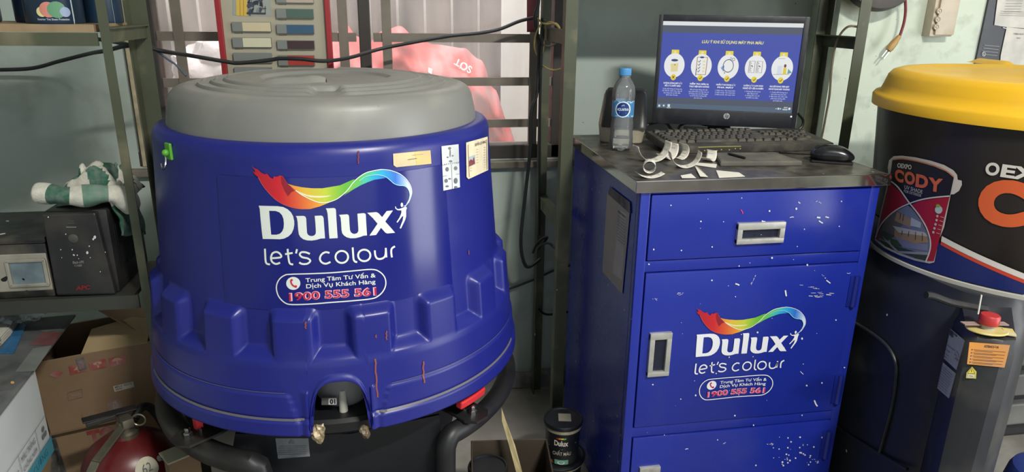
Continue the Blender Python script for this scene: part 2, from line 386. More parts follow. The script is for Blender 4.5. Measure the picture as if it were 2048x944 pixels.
# arch opening centre and half width on the skirt
a_l, a_r = R(-95.1), R(-79.5)
A0 = (a_l+a_r)/2; AH = (a_r-a_l)/2
zsk = .578
def sstep(a, b, x): t = max(0, min(1, (x-a)/(b-a))); return t*t*(3-2*t)
PER = 2*math.pi/17
def notch(th):                                   # 0 on a tall block, 1 on the floor of a notch
    ph = (th-R(-98.6))/PER; q = abs((ph % 1)-.5)*360/17
    return 1-sstep(3.2, 6.1, q)
def skirt_r(th, z):
    rb = rbody(z); k = notch(th)
    lo = 1-sstep(.712, .736, z); hi = 1-sstep(.786, .807, z)
    e = .0205*max(lo, (1-k)*hi)
    e += .002*(1-sstep(.70, .72, z))
    d = abs(th-A0); ramp_ = sstep(AH+R(2.5), AH+R(5.5), d)
    zl = .604+.052*ramp_
    e += .0028*(1-sstep(zl-.005, zl, z)) if ramp_ > .01 else 0
    e += .0035*(1-sstep(.602, .607, z))
    if abs(z-.6085) < .0022: e -= .0018
    return rb+e
ths = []
n = 612
for i in range(n): ths.append(A0+math.pi+2*math.pi*i/n)
ths = [t if t <= math.pi else t for t in ths]
extra = [A0+2*math.pi+s*(AH+d) for s in (-1, 1) for d in (-.0005, .0, .006, .012)]
ths = sorted(set(ths+extra))
def arch(th):
    d = abs(th-A0-2*math.pi)
    if d >= AH: return zsk
    q = d/AH
    return .578+.099*(1-q**3.0)**.42
w = MB(); rows = 130; nt_ = len(ths); v = []
for th in ths:
    zb = arch(th)
    for j in range(rows+1):
        z = zb+(.86-zb)*j/rows; r = skirt_r(th-2*math.pi, z)
        d = abs(th-A0-2*math.pi); ae = min((max(0, d-AH)*.39), 9) if z < .66 else 9
        dz = z-arch(th)
        lip = 1-sstep(.004, .014, min(ae if d >= AH else 9, dz if d < AH else 9))
        v.append((AX+(r+.004*lip)*math.cos(th), AY+(r+.004*lip)*math.sin(th), z))
fc = []
for i in range(nt_):
    i2 = (i+1) % nt_
    for j in range(rows): fc.append((i*(rows+1)+j, i2*(rows+1)+j, i2*(rows+1)+j+1, i*(rows+1)+j+1))
w.add(v, fc)
prof = [(rbody(.90), .90), (rbody(.95), .95), (rbody(1.0), 1.0), (rbody(1.03), 1.03), (.3305, 1.048), (.3302, 1.061), (.3275, 1.071), (.322, 1.0775), (.314, 1.0808), (.304, 1.081), (.298, 1.072), (.29, 1.05)]
o = len(w.v)
for r, z in prof:
    for th in ths: w.v.append(Vector((AX+r*math.cos(th), AY+r*math.sin(th), z)))
for j in range(len(prof)):
    for i in range(nt_):
        i2 = (i+1) % nt_; lo_ = (i*(rows+1)+rows, i2*(rows+1)+rows) if j == 0 else (o+(j-1)*nt_+i, o+(j-1)*nt_+i2)
        w.f.append((lo_[0], lo_[1], o+j*nt_+i2, o+j*nt_+i)); w.c.append(None); w.mi.append(0)
shell = w.build('body_shell', m_blue, mach, sm=True, ang=50); md = shell.modifiers.new('thickness', 'SOLIDIFY'); md.thickness = .006; md.offset = -1
# lid
def lidz(r, th):
    z = 1.1495+.0015*(1-r/.265)
    g = abs(math.sin(2*(th-A0-.03))); g = sstep(.16, .30, g)
    for rr in (.243, .219, .195): z += (.0036*(1-sstep(rr-.004, rr+.001, r))+.0018*math.exp(-((r-rr+.004)/.003)**2))*g+(1-g)*.0036*(1-sstep(.184, .189, r))
    if r < .13: z -= .007*sstep(.13, .12, r)
    return z
w = MB(); n = 240; prof = [(.3035, 1.078), (.3032, 1.084), (.2985, 1.110), (.2945, 1.128), (.291, 1.136), (.286, 1.142), (.279, 1.1462), (.271, 1.1487), (.265, 1.1495)]
w.lathe(prof, (AX, AY, 0), n); [(w.f.pop(), w.c.pop(), w.mi.pop()) for _ in (0, 1)]
rr = [.265-.265*i/110 for i in range(111)]; rr[-1] = .0005
w.grid(lambda u, q: Vector((AX+rr[round(q*110)]*math.cos(2*math.pi*u), AY+rr[round(q*110)]*math.sin(2*math.pi*u), lidz(rr[round(q*110)], 2*math.pi*u))), n, 110, closed=True)
lid = w.build('lid', m_grey, mach, sm=True, ang=40)
# moulded finger grip on the lid
gp = onZ(580, 162, 1.162); w = MB()
def grip(u, q):
    x = (u-.5)*.13; y = (q-.5)*.09; t = math.cos(math.pi*(q-.5)); s = 1-abs(2*u-1)**2.2
    h = .012*max(0, t)*s+.010*sstep(.55, .95, u)*max(0, t)
    return Vector((gp.x+x, gp.y+y*(.35+.65*s)+.01*(u-.5), 1.160+h-.003))
w.grid(grip, 40, 16); w.build('finger_grip', m_grey, lid and mach, sm=True)
# logo sheet: smooth decal wrapped round the front
w = MB(); tl_, tr_ = on_cone(432, 305)[0], on_cone(885, 290)[0]
w.grid(lambda u, q: cone_pt(tl_+(tr_-tl_)*u, 1.028-.228*q, .0016), 60, 12); w.build('decal_sheet', m_sheet, mach, sm=True, solid=0)
WHITE = rgb(214, 220, 214); REDP = rgb(196, 30, 62)
B5 = lambda p: (510+p[0]*.09536, 400+p[1]*.09536)
B6 = lambda p: (640+p[0]*.09535, 400+p[1]*.09535)
LET = [
 [[B5(p) for p in [(90,112),(300,118),(480,122),(600,140),(690,185),(760,250),(805,330),(828,430),(830,510),(815,600),(775,690),(710,755),(620,800),(530,815),(350,810),(175,808),(155,650),(130,400),(112,180)]],
  [B5(p) for p in [(308,218),(440,222),(520,250),(575,310),(605,390),(615,490),(608,580),(580,650),(530,700),(460,720),(350,718),(335,560),(318,360)]]],
 [[B5(p) for p in [(860,328),(1020,325),(1060,340),(1078,380),(1085,520),(1095,680),(1115,720),(1150,742),(1200,748),(1245,735),(1275,700),(1280,650),(1270,480),(1255,325),(1390,318),(1425,335),(1440,375),(1450,520),(1470,795),(1380,800),(1300,825),(1200,842),(1100,838),(1020,815),(960,770),(925,710),(910,600),(900,450),(890,390),(880,355)]]],
 [[B6(p) for p in [(122,168),(200,166),(285,160),(320,172),(333,205),(345,420),(370,790),(200,800),(190,700),(175,450),(160,280),(145,210)]]],
 [[B6(p) for p in [(400,305),(480,298),(570,292),(600,312),(608,360),(615,500),(625,620),(645,670),(690,700),(730,703),(775,685),(800,645),(800,580),(790,430),(780,280),(910,268),(945,280),(955,310),(962,450),(980,735),(910,740),(830,770),(740,792),(640,795),(560,775),(500,735),(465,690),(450,620),(440,450),(430,360)]]],
 [[B6(p) for p in [(985,262),(1175,246),(1220,270),(1295,352),(1390,225),(1520,212),(1360,445),(1480,580),(1565,680),(1400,695),(1360,675),(1272,575),(1170,725),(1030,740),(1200,490),(1100,370)]]],
]
FOLD = [(592,380),(600,386),(608,391),(626,400),(643,404.5),(660,402.5),(677,395),(694,380),(706,364),(718,353),(731,345),(745,341),(762,338)]
RIBA = [(505,332),(511,336),(517,338),(523,344),(530,348),(536,347),(541,354),(547,357),(549,352),(555,353),(562,350),(567,352),(573,362),(580,372)]+FOLD[:7]+[(684,390),(672,398),(657,405),(640,412),(622,417),(602,417),(585,414),(568,408),(552,398),(538,384),(527,370),(518,354),(511,348),(507,342),(512,344),(510,338)]
RIBB = [(576,367),(590,371),(605,374),(625,376),(645,376),(660,373.5),(680,370),(700,361),(709,357.5),(706,364),(694,380),(677,395),(660,402.5),(643,404.5),(626,400),(608,391),(592,380),(584,374)]
RIBC = [(684,390),(694,380),(706,364),(718,353),(731,345),(745,341),(762,338),(779,340),(795.6,346),(806,353),(814,361.5),(820,372.5),(822,384),(819,396),(816,405),(810,413),(804,412),(811,409),(816,399),(818,388),(816,380),(811,373),(804,370.5),(795.6,370),(787,366.6),(780,360.7),(772,354),(762,350),(750,349),(736,351),(726,355),(718.5,360.7),(724,363),(712,373),(700,381)]
RIBD = [(686,391.5),(706,378.5),(721,370),(734.6,364),(748,359),(762,357),(772,355),(762,350),(750,349),(736,351),(726,355),(718.5,360.7),(724,363),(706,376)]
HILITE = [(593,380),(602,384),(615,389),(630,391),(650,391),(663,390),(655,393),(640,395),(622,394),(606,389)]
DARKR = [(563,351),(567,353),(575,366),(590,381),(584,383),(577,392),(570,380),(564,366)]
FIG = [(788.8,412.4),(790.5,412.4),(791.4,415.8),(795.6,417.5),(801.5,415.8),(810,412.4),(812.6,415),(810.9,420),(810.9,431.9),(809.2,438.6),(800.7,456.4),(798.1,455.6),(804,440.4),(805.4,431),(802.4,432.7),(793.9,444.6),(791.9,443.4),(798.1,433.6),(801.5,425),(801.5,420),(793.9,419.7),(789.7,416.6)]
LC = [[(531,496.6),(531.6,510),(532.5,522),(535,526.5),(541,528)],
 [(544,515.6),(562.5,513.6),(561,507),(554,503),(546,506),(543,515),(545.5,523),(553,527),(561,524.5)],
 [(576,497),(577,509),(578.5,520),(581,526.5),(587,528)], [(571,507.5),(586,505)],
 [(594.5,497.5),(592.6,506)],
 [(620,507),(613,504),(604,503.5),(600,508),(605,513.5),(616,516),(621,521),(615,526.5),(605,527),(599,524)],
 [(659,505),(651,503.5),(643,508.5),(640,517),(644,524),(652,526.5),(661,523)],
 smooth(ell(683.5,513,12.5,12,12),3,True)+[(696,513)],
 [(705,494),(706,508),(707,518),(710,522.5),(714,523)],
 smooth(ell(728,510,12.2,11.5,12),3,True)+[(740.2,510)],
 [(749,500),(750,510),(754.5,516.5),(763,516.5),(769.5,511),(771,498)], [(770.7,495),(772,514)],
 [(783,514),(781.5,503),(783,496),(789,492)]]
C8 = lambda p: (540+p[0]*.12207, 530+p[1]*.12207)
OVAL = smooth([C8(p) for p in [(330,145),(660,135),(1000,120),(1330,92),(1660,65),(1790,105),(1870,190),(1892,300),(1855,410),(1775,495),(1660,545),(1330,580),(1000,605),(690,630),(370,640),(250,610),(155,515),(115,400),(122,300),(170,215),(245,162)]], 4, True)
def ribcol(x):
    st = [(505,(168,24,46)),(560,(196,34,44)),(600,(214,96,48)),(635,(226,150,54)),(655,(214,196,60)),(690,(120,182,62)),(722,(96,184,96)),(745,(70,186,160)),(765,(40,160,210)),(790,(48,110,200)),(808,(150,180,225)),(818,(220,226,240)),(830,(225,230,240))]
    for (a, ca), (b, cb) in zip(st, st[1:]):
        if x <= b: t = max(0, (x-a)/(b-a)); return rgb(*[p+(q-p)*t for p, q in zip(ca, cb)])
    return rgb(225, 230, 240)
def ribcolB(x):
    st = [(576,(226,130,54)),(610,(220,180,60)),(650,(188,200,60)),(690,(100,176,58)),(715,(80,170,60))]
    for (a, ca), (b, cb) in zip(st, st[1:]):
        if x <= b: t = max(0, (x-a)/(b-a)); return rgb(*[p+(q-p)*t for p, q in zip(ca, cb)])
    return rgb(80, 170, 60)
def banded(mb, loop, fn, colf, off, step=4):
    v, f = flat([loop], step)
    for q in f:
        cx = sum(v[i][0] for i in q)/len(q); mb.add([fn(*v[i], off) for i in q], [tuple(range(len(q)))], colf(cx))
def logo(mb, fn, wh, ink2):
    banded(mb, RIBD, fn, lambda x: ribcol(x+14), .0018); banded(mb, RIBC, fn, ribcol, .0021)
    banded(mb, RIBB, fn, ribcolB, .0021); banded(mb, RIBA, fn, ribcol, .0024)
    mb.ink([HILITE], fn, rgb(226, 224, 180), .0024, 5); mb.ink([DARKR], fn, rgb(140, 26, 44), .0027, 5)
    mb.line(smooth(FOLD, 4), 1.5, fn, rgb(240, 240, 225), .0029)
    mb.line(smooth([(718,361),(726,355),(736,351),(750,349),(762,350),(772,354),(780,360.7),(787,366.6),(796,370),(804,370.5),(811,373),(816,380),(818,388),(817,398)], 3), 1.2, fn, rgb(150, 215, 235), .0029)
    mb.line(smooth([(762,338),(779,340),(796,346),(806,353),(814,361.5),(820,372.5),(822,384),(819,396),(815,405)], 3), 1.3, fn, rgb(225, 235, 240), .0029)
    mb.line(smooth([(518,354),(527,370),(538,384),(552,398),(568,408),(585,414),(602,417),(622,417)], 3), .9, fn, rgb(190, 90, 100), .0029)
    mb.ink([FIG], fn, wh, .0026, 6); mb.ink([ell(802.4, 409, 2.5, 4.4, 16)], fn, wh, .0026)
    for l in LET: mb.ink(l, fn, wh, .0022, 5)
    for s in LC: mb.line(smooth(s, 4) if len(s) < 20 else s, 3.7, fn, wh, .0022)
    mb.line(OVAL, 2.3, fn, wh, .0022, closed=True)
    mb.ink([ell(587.2, 565.8, 14, 13, 28)], fn, wh, .0022, 5)
    mb.line(smooth([(582.6,559.5),(583.2,564),(586.5,569.5),(592.5,572.5)], 4), 3.0, fn, REDP, .0028)
    mb.ink([ell(584.2, 559.0, 2.6, 2.2, 12)], fn, REDP, .0028); mb.ink([ell(592.6, 571.8, 2.4, 2.6, 12)], fn, REDP, .0028)
    up_ = (-.06, -1)
    mb.text('Trung Tâm Tư Vấn &', fn, C8((588,276)), C8((1728,194)), 8.0, wh, .0022, .012, up_)
    mb.text('Dịch Vụ Khách Hàng', fn, C8((598,374)), C8((1724,296)), 8.0, wh, .0022, .012, up_)
    for k, (b, c, off) in enumerate(((.05, rgb(236, 176, 196), .0022), (.006, ink2, .0028))):
        mb.text('1900 555 561', fn, C8((322, 578)), C8((1742, 482)), 14.6, c, off, b, up_)
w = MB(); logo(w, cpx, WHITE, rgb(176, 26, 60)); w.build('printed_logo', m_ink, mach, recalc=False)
# stickers
w = MB()
w.ink([[(785,307),(859,300),(861,327),(792,334),(786,330)]], cpx, rgb(222, 200, 150), .0022, 6); w.ink([[(828,303),(859,300),(861,327),(832,330)]], cpx, rgb(226, 196, 118), .0026, 6)
w.line([(814,319),(832,316)], 1.2, cpx, rgb(120, 100, 80), .003); w.line([(823,310),(845,307.5)], .8, cpx, rgb(160, 140, 110), .003)
tag(w.build('tape_patch', m_paper, mach, recalc=False), 'yellowed blank paper tape')
w = MB(); q = Plane((0, 0, 0), (1, 0, 0), (0, 0, 1))
DK = rgb(70, 74, 80)
w.ink([[(881,292),(915,288),(918,374),(885,381)]], cpx, rgb(214, 220, 222), .0024, 6)
w.line([(882,330),(917,325)], .7, cpx, DK, .003); w.line([(883.5,352),(917.5,347)], .7, cpx, DK, .003); w.line([(900.5,328),(902.5,377)], .6, cpx, DK, .003)
for x, y, ww, hh in ((897,296,6,5),(898,306,2.5,16),(893,314,4,3),(903,311,4,3),(892,338,7,9),(909,336,7,8),(899,322,7,4),(890,361,7,8),(909,361,8,12),(897,357,6,3),(892,372,7,4),(909,374,7,5)):
    w.ink([ell(x, y, ww*.5, hh*.5, 10)], cpx, rgb(96, 100, 106), .003)
for k in range(8): w.line([(886+k*4, 329.5-k*.6), (888+k*4, 327-k*.6)], 1, cpx, DK, .003)
tag(w.build('instruction_sticker', m_paper, mach, recalc=False), 'white pictogram instruction sticker')
w = MB()
w.ink([[(930,285),(973,273),(974,340),(935,358),(931,354)]], cpx, rgb(226, 214, 180), .0024, 5)
w.line([(933.5,290),(970.5,279),(971.5,338),(936,353.5)], 1.0, cpx, rgb(150, 90, 60), .003, True)
w.text('QUYỀN LỢI VÀNG', cpx, (947,292), (969,285.5), 5, rgb(90, 70, 60), .003, .02, (0, -1))
for k in range(9): w.line([(950 if k < 6 else 938, 299+k*5.3), (968, 294+k*5.0)], .9, cpx, rgb(150, 136, 110), .003)
w.ink([[(934,314),(948,309),(948,328),(935,333)]], cpx, rgb(170, 178, 186), .003); w.ink([[(935,322),(939,318),(942,321),(945,313),(947,327),(935,333)]], cpx, rgb(120, 40, 44), .0034)
tag(w.build('notice_sticker', m_paper, mach, recalc=False), 'cream printed notice with a small picture of people')
# old orange drips and scratches
OR = rgb(128, 72, 74)
def sk(x, y, off): th, z = on_cone(x, y, .0225); r = skirt_r(th, z)+off; return Vector((AX+r*math.cos(th), AY+r*math.sin(th), z))
for x0, y0, y1, ww in ((750, 717, 794, 3.4), (846, 722, 764, 3.2), (752, 670, 676, 2.4), (773, 662, 680, 2.6), (611, 644, 658, 3)):
    p = [(x0+.9*math.sin(i*1.7)+(i*.5 if y1 > 780 else 0), y0+(y1-y0)*i/9) for i in range(10)]
    w = MB(); v, f = stroke(p, ww); w.add([sk(*a, .0016) for a in v], f, OR); w.build('dried_paint_drip', m_ink, mach, recalc=False)
w = MB(); w.line([(716+.6*math.sin(i*2), 301+i*3.2) for i in range(9)], 3, cpx, rgb(110, 50, 70), .003); w.build('dried_paint_drip', m_ink, mach, recalc=False)
w = MB(); w.line([(936,500),(936,509)], 1.6, cpx, OR, .002); w.build('dried_paint_drip', m_ink, mach, recalc=False)
def dust(pts, wd, c1):
    v, f = stroke(pts, wd); w = MB()
    w.add([Vector((AX+(skirt_r(a, z)+.0012)*math.cos(a), AY+(skirt_r(a, z)+.0012)*math.sin(a), z)) for a, z in v], f, c1); w.build('dust_line', m_ink, mach, recalc=False)
for s in (-1, 1):
    dust([(A0+s*(AH+R(1.2)+R(60)*i/60), .6078) for i in range(61)], .0035, rgb(92, 90, 96))
    dust([(A0+s*(AH+R(6)+R(55)*i/60), .6575) for i in range(61)], .0018, rgb(76, 78, 112))
# green adhesive hook
p = cpx(341, 302); n_ = Vector((p.x-AX, p.y-AY, 0)).normalized(); tx = Vector((-n_.y, n_.x, 0))
M = Matrix(((tx.x, n_.x, 0, p.x), (tx.y, n_.y, 0, p.y), (tx.z, n_.z, 1, p.z), (0, 0, 0, 1)))
w = MB().box((0, .003, 0), (.019, .005, .029), bev=.002, M=M); hk = w.build('hook_plate', mat('green_plastic', rgb(86, 160, 50), .4, var=.05), mach)
w = MB(); b = bmesh.new(); bmesh.ops.create_uvsphere(b, u_segments=16, v_segments=10, radius=.006); w.bm(b, M=M @ Matrix.Translation((0, .009, -.002)))
w.build('hook_knob', MATS['green_plastic'], hk, sm=True)
w = MB().tube([M @ Vector(q) for q in smooth([(0,.010,-.004),(0,.010,-.014),(.003,.014,-.024),(.009,.02,-.028),(.014,.024,-.024),(.017,.026,-.016)], 5)], .0014, 8); w.build('wire_hook', m_chrome, hk, sm=True)
# dispensing nozzle inside the arch
nz = onY(686, 796, AY-.292); w = MB()
w.lathe([(.068, .11), (.066, .085), (.052, .04), (.034, .012), (.02, .0)], (nz.x, nz.y+.03, nz.z-.035), 40); noz = w.build('nozzle_cone', mat('smoked_plastic', rgb(132, 132, 134), .5, var=.08), mach, sm=True)
w = MB(); cz = nz.z-.052
w.lathe([(.013, .0), (.0155, .002), (.0155, .009), (.012, .014), (.0085, .03), (.0065, .085)], (nz.x+.002, nz.y-.026, cz), 24); w.build('spout', mat('ivory_plastic', rgb(190, 188, 176), .5, var=.06), noz, sm=True)
pl = Plane((nz.x, nz.y-.036, nz.z), (1, 0, 0), (0, 0, 1)); w = MB(); q = pl.at(655, 803)
w.ink([[pl.at(643,796), pl.at(674,795), pl.at(674,810), pl.at(643,810)]], pl.pt, rgb(86, 86, 90), 0); w.ink([[pl.at(657,796.5), pl.at(673,796), pl.at(673,809), pl.at(657,809)]], pl.pt, rgb(190, 190, 188), .0006)
w.text('01', pl.pt, pl.at(660, 807), pl.at(671, 806.5), .009, rgb(15, 15, 15), .0012, .04); w.build('number_label', m_ink, noz, recalc=False)
# dark chassis under the skirt
w = MB(); w.lathe([(.345, .548), (.352, .556), (.352, .574), (.345, .58)], (AX, AY, 0), 96); w.build('base_ring', m_blackp, mach, sm=True)
w = MB(); w.lathe([(.24, .0), (.24, .30), (.30, .55)], (AX, AY+.04, 0), 48); w.build('chassis', mat('dark_chassis', rgb(20, 22, 30), .5, var=.1), mach, sm=True)
# hidden dark cavity wall behind the nozzle
w = MB(); w.lathe([(.30, .55), (.30, .72)], (AX, AY+.06, 0), 48); w.build('inner_drum', MATS['dark_chassis'], mach, sm=True)
# side bumper tubes
def ring_arc(a0, a1, z=.5, r=.374, n=40): return [Vector((AX+r*math.cos(R(a0+(a1-a0)*i/n)), AY+r*math.sin(R(a0+(a1-a0)*i/n)), z)) for i in range(n+1)]
pa = ring_arc(25, -54); e = pa[-1]
pa += [e+Vector((-.008, -.008, -.006)), e+Vector((-.014, -.013, -.022)), e+Vector((-.015, -.014, -.06)), Vector((e.x-.015, e.y-.014, .02))]
w = MB().tube(pa, .0205, 16); br = w.build('bumper_tube', m_black, mach, sm=True)
pb = ring_arc(155, 246); e2 = pb[-1]
w = MB().tube(pb+[e2+Vector((.012, 0, -.008)), e2+Vector((.016, 0, -.03)), Vector((e2.x+.016, e2.y, .02))], .0225, 16); bl = w.build('bumper_tube', m_black, mach, sm=True)
for px, py, bp, a in ((940, 825, br, R(-48)), (385, 870, bl, R(222))):
    c = onZ(px, py, .527); w = MB()
    poly = [(-.034,-.026),(.012,-.03),(.034,-.018),(.036,.012),(.022,.03),(-.034,.034),(-.07,.03),(-.07,-.026)]
    ca, sa = math.cos(a), math.sin(a)
    w.prism(poly, .005, lambda u, v, h: Vector((c.x+ca*u-sa*v, c.y+sa*u+ca*v, .523+h))); br_ = w.build('mounting_plate', m_black, mach)
    w = MB(); w.lathe([(.0085, .0), (.0085, .007), (.006, .008), (.006, .016), (.003, .018)], (c.x+ca*.008, c.y+sa*.008, .528), 6); w.lathe([(.005, 0), (.005, .006), (.002, .007)], (c.x-ca*.016, c.y-sa*.016, .528), 8); w.build('bolt', m_chrome, br_)
# red release lever on the right
r0, r1 = on_cone(927, 806, .026)[0], on_cone(976, 776, .026)[0]; w = MB()
pts = [(AX+.366*math.cos(r0+(r1-r0)*i/8), AY+.366*math.sin(r0+(r1-r0)*i/8), .566) for i in range(9)]
for i in range(8): pass
v = []; fc = []
for i in range(9):
    th = r0+(r1-r0)*i/8
    for rr_, zz in ((.368, .549), (.384, .549), (.386, .566), (.368, .568)): v.append((AX+rr_*math.cos(th), AY+rr_*math.sin(th), zz))
for i in range(8):
    for k in range(4): fc.append((4*i+k, 4*i+(k+1) % 4, 4*i+4+(k+1) % 4, 4*i+4+k))
fc += [(3, 2, 1, 0), (32, 33, 34, 35)]
w.add(v, fc); rl = w.build('release_lever', mat('red_plastic', rgb(200, 44, 48), .4, var=.05), mach); bv = rl.modifiers.new('bevel', 'BEVEL'); bv.width = .003; bv.segments = 2
l0 = on_cone(363, 828, .026)[0]; w = MB()
for i, th in enumerate((l0-.018, l0+.01)):
    pass
w.box((AX+.362*math.cos(l0), AY+.362*math.sin(l0), .545), (.014, .014, .034), l0, .003); w.build('release_lever', MATS['red_plastic'], mach)
# crumpled foil left under the arch corners
for px, py, s, c1 in ((638, 865, .013, rgb(150, 136, 108)), (730, 862, .010, rgb(96, 84, 66))):
    c = onY(px, py, AY-.375); w = MB(); b = bmesh.new(); bmesh.ops.create_icosphere(b, subdivisions=3, radius=s)
    for q in b.verts: q.co *= 1+.55*noise.noise(q.co*130); q.co.z *= 1.25
    w.bm(b, M=Matrix.Translation(c)); w.build('crumpled_foil_plug', mat('foil_'+str(px), c1, .4, .2, var=.6, scale=60), mach)
# front panel plates with warning label, sloping dusty tray
pl = Plane((AX, AY-.285, .4), (1, 0, 0), (0, 0, 1))
def pp(x, y, off=0): return pl.px(x, y, off)
w = MB()
for poly in ([(470,868),(700,868),(700,960),(455,960)], [(700,868),(878,830),(892,960),(700,960)]): w.prism([pl.at(*q) for q in poly], .006, lambda u, v, h: pl.pt(u, v, -h))
w.build('front_panel', mat('panel_black', rgb(22, 24, 30), .4, var=.15), mach)
w = MB(); w.ink([[pl.at(551,876), pl.at(617,876), pl.at(620,912), pl.at(556,917)]], pl.pt, rgb(86, 92, 98), .001); t = pl.at(583, 882)
w.ink([[pl.at(578,886), pl.at(590,886), pl.at(584,877)]], pl.pt, rgb(50, 52, 56), .002)
for k in range(5): w.line([pl.at(558,892+k*4), pl.at(614,891+k*4)], .0015, pl.pt, rgb(60, 64, 70), .002)
tag(w.build('warning_label', m_paper, mach, recalc=False), 'faded grey warning label')
w = MB(); c0 = onZ(440, 940, .40); w.box((AX, AY-.33, .335), (.42, .18, .012), Matrix.Rotation(R(4), 4, 'X'), .003); w.build('can_tray', m_black, mach)
# ------------------------------------------------------------------ blue steel cabinet
m_cab = mat('blue_enamel', rgb(28, 44, 144), .26, var=.07, scale=3, spots=rgb(215, 218, 226), spotscale=62, spotthr=.15, spotkeep=.965, dust=rgb(52, 62, 130), dustamt=.08, dscale=6)
m_cabd = mat('blue_enamel_edge', rgb(20, 34, 120), .35, var=.06)
m_top = mat('dusty_steel_top', rgb(74, 71, 66), .38, .45, var=.3, scale=9, dust=rgb(136, 130, 116), dustamt=.5, dscale=24, spots=rgb(190, 188, 180), spotscale=38, spotthr=.14, spotkeep=.9)
m_rim = mat('polished_steel_rim', rgb(206, 198, 194), .1, 1.0, var=.12, scale=20)
m_handle = mat('worn_handle_metal', rgb(188, 188, 182), .4, .5, var=.18, scale=40, dust=rgb(120, 116, 108), dustamt=.25, dscale=40)
CX0, CX1, CY0, CY1, CZ = .522, 1.088, 1.383, 1.935, .953
cab = thing('steel_cabinet', ((CX0+CX1)/2, (CY0+CY1)/2, 0), 'blue steel cabinet with drawer, doors and steel top carrying the computer', 'cabinet')
w = MB(); t = .022
w.box((CX0+.006, (CY0+.0235+CY1)/2, .49), (.012, CY1-CY0-.0235, .9)); w.box((CX1-.006, (CY0+.0235+CY1)/2, .49), (.012, CY1-CY0-.0235, .9)); w.box(((CX0+CX1)/2, CY1-.006, .49), (CX1-CX0-.02, .012, .9))
w.box(((CX0+CX1)/2, (CY0+CY1)/2, .05), (CX1-CX0-.02, CY1-CY0-.02, .02))
for x in (CX0+t/2, CX1-t/2): w.box((x, CY0+.012, .49), (t, .024, .9), bev=.0025)
for z, h in ((.934, .024), (.757, .026), (.334, .026), (.045, .03)): w.box(((CX0+CX1)/2, CY0+.013, z), (CX1-CX0-2*t+.004, .022, h), bev=.002)
w.build('cabinet_body', m_cab, cab, sm=True)
w = MB(); w.box(((CX0+CX1)/2, (CY0+CY1)/2, .30), (CX1-CX0-.05, .5, .01)); w.build('inner_shelf', m_cabd, cab)
w = MB().box(((CX0+CX1)/2+.002, (CY0+CY1)/2, CZ-.003), (CX1-CX0+.026, CY1-CY0+.012, .006), bev=.0015); wt = w.build('worktop', m_top, cab)
w = MB(); zz = CZ-.0125
w.box(((CX0+CX1)/2+.002, CY0-.0065, zz+.0005), (CX1-CX0+.033, .0045, .0265), bev=.0016, seg=3); w.box((CX0-.0125, (CY0+CY1)/2, zz), (.003, CY1-CY0+.012, .025), bev=.001); w.box((CX1+.0165, (CY0+CY1)/2, zz), (.003, CY1-CY0+.012, .025), bev=.001)
w.build('steel_edge', m_rim, wt)
w = MB(); sc = Plane((CX0-.0145, CY0-.009, 0), (1, 0, 0), (0, 0, 1))
FP = Plane((0, CY0-.002, 0), (1, 0, 0), (0, 0, 1))
def front(name, x0, x1, z0, z1): return MB().box(((x0+x1)/2, CY0+.006, (z0+z1)/2), (x1-x0, .016, z1-z0), bev=.003).build(name, m_cab, cab, sm=True)
def recess_handle(px, parent, vertical):
    us = [FP.at(*p) for p in px]; u0 = min(p[0] for p in us); u1 = max(p[0] for p in us); v0 = min(p[1] for p in us); v1 = max(p[1] for p in us)
    cu, cv, a, b = (u0+u1)/2, (v0+v1)/2, (u1-u0)/2, (v1-v0)/2
    bw = .012; w = MB(); y = CY0-.005
    w.box((cu, y, cv+b-bw/2-.001), (2*a, .012, bw+.004), bev=.0015); w.box((cu, y, cv-b+bw/2), (2*a, .012, bw), bev=.0015)
    w.box((cu-a+bw/2, y, cv), (bw, .0118, 2*b-.002), bev=.0015); w.box((cu+a-bw/2, y, cv), (bw, .0118, 2*b-.002), bev=.0015)
    h = w.build('recessed_handle', m_handle, parent, sm=True)
    w = MB().box((cu, CY0-.0025, cv), (2*a-.018, .002, 2*b-.018)); w.build('handle_cup', mat('handle_dark', rgb(34, 38, 56), .3, .3, var=.2, scale=30), h)
dr = front('drawer', .5465, 1.066, .772, .921); recess_handle([(1474,446),(1563,483)], dr, False)
d1 = front('door', .5465, 1.066, .349, .742); recess_handle([(1299,666),(1335,748)], d1, True)
d2 = front('door', .5465, 1.066, .062, .319)
w = MB(); recess_handle([(1278,934),(1312,1008)], d2, True)
for px, (y0, y1), dd in ((1703, (552, 612), d1), (1672, (750, 805), d1), (1648, (862, 915), d2)):
    u, v0 = FP.at(px, y1); _, v1 = FP.at(px, y0); w = MB(); w.tube([(u, CY0-.004, v0), (u, CY0-.004, (v0+v1)/2), (u, CY0-.004, v1)], .0075, 12); w.box((u-.008, CY0-.003, (v0+v1)/2), (.016, .003, v1-v0), bev=.001); w.build('hinge', m_cabd, dd, sm=True)
# logo on the door: the same print, laid flat
q0, q1 = on_cone(523, 480), on_cone(800, 470); sc_ = (FP.at(1571, 700)[0]-FP.at(1390, 712)[0])/((on_cone(788,464)[0]-on_cone(526,478)[0])*.343)
o_ = FP.at(1390, 714)
def door_fn(x, y, off=0):
    th, z = on_cone(x, y); u = (th-on_cone(526, 478)[0])*.343*sc_*1.0; v = (z-on_cone(526, 478)[1])*sc_
    return FP.pt(o_[0]+u, o_[1]+v, off)
w = MB(); logo(w, door_fn, rgb(228, 230, 236), rgb(206, 60, 100)); w.build('printed_logo', m_ink, d1, recalc=False)
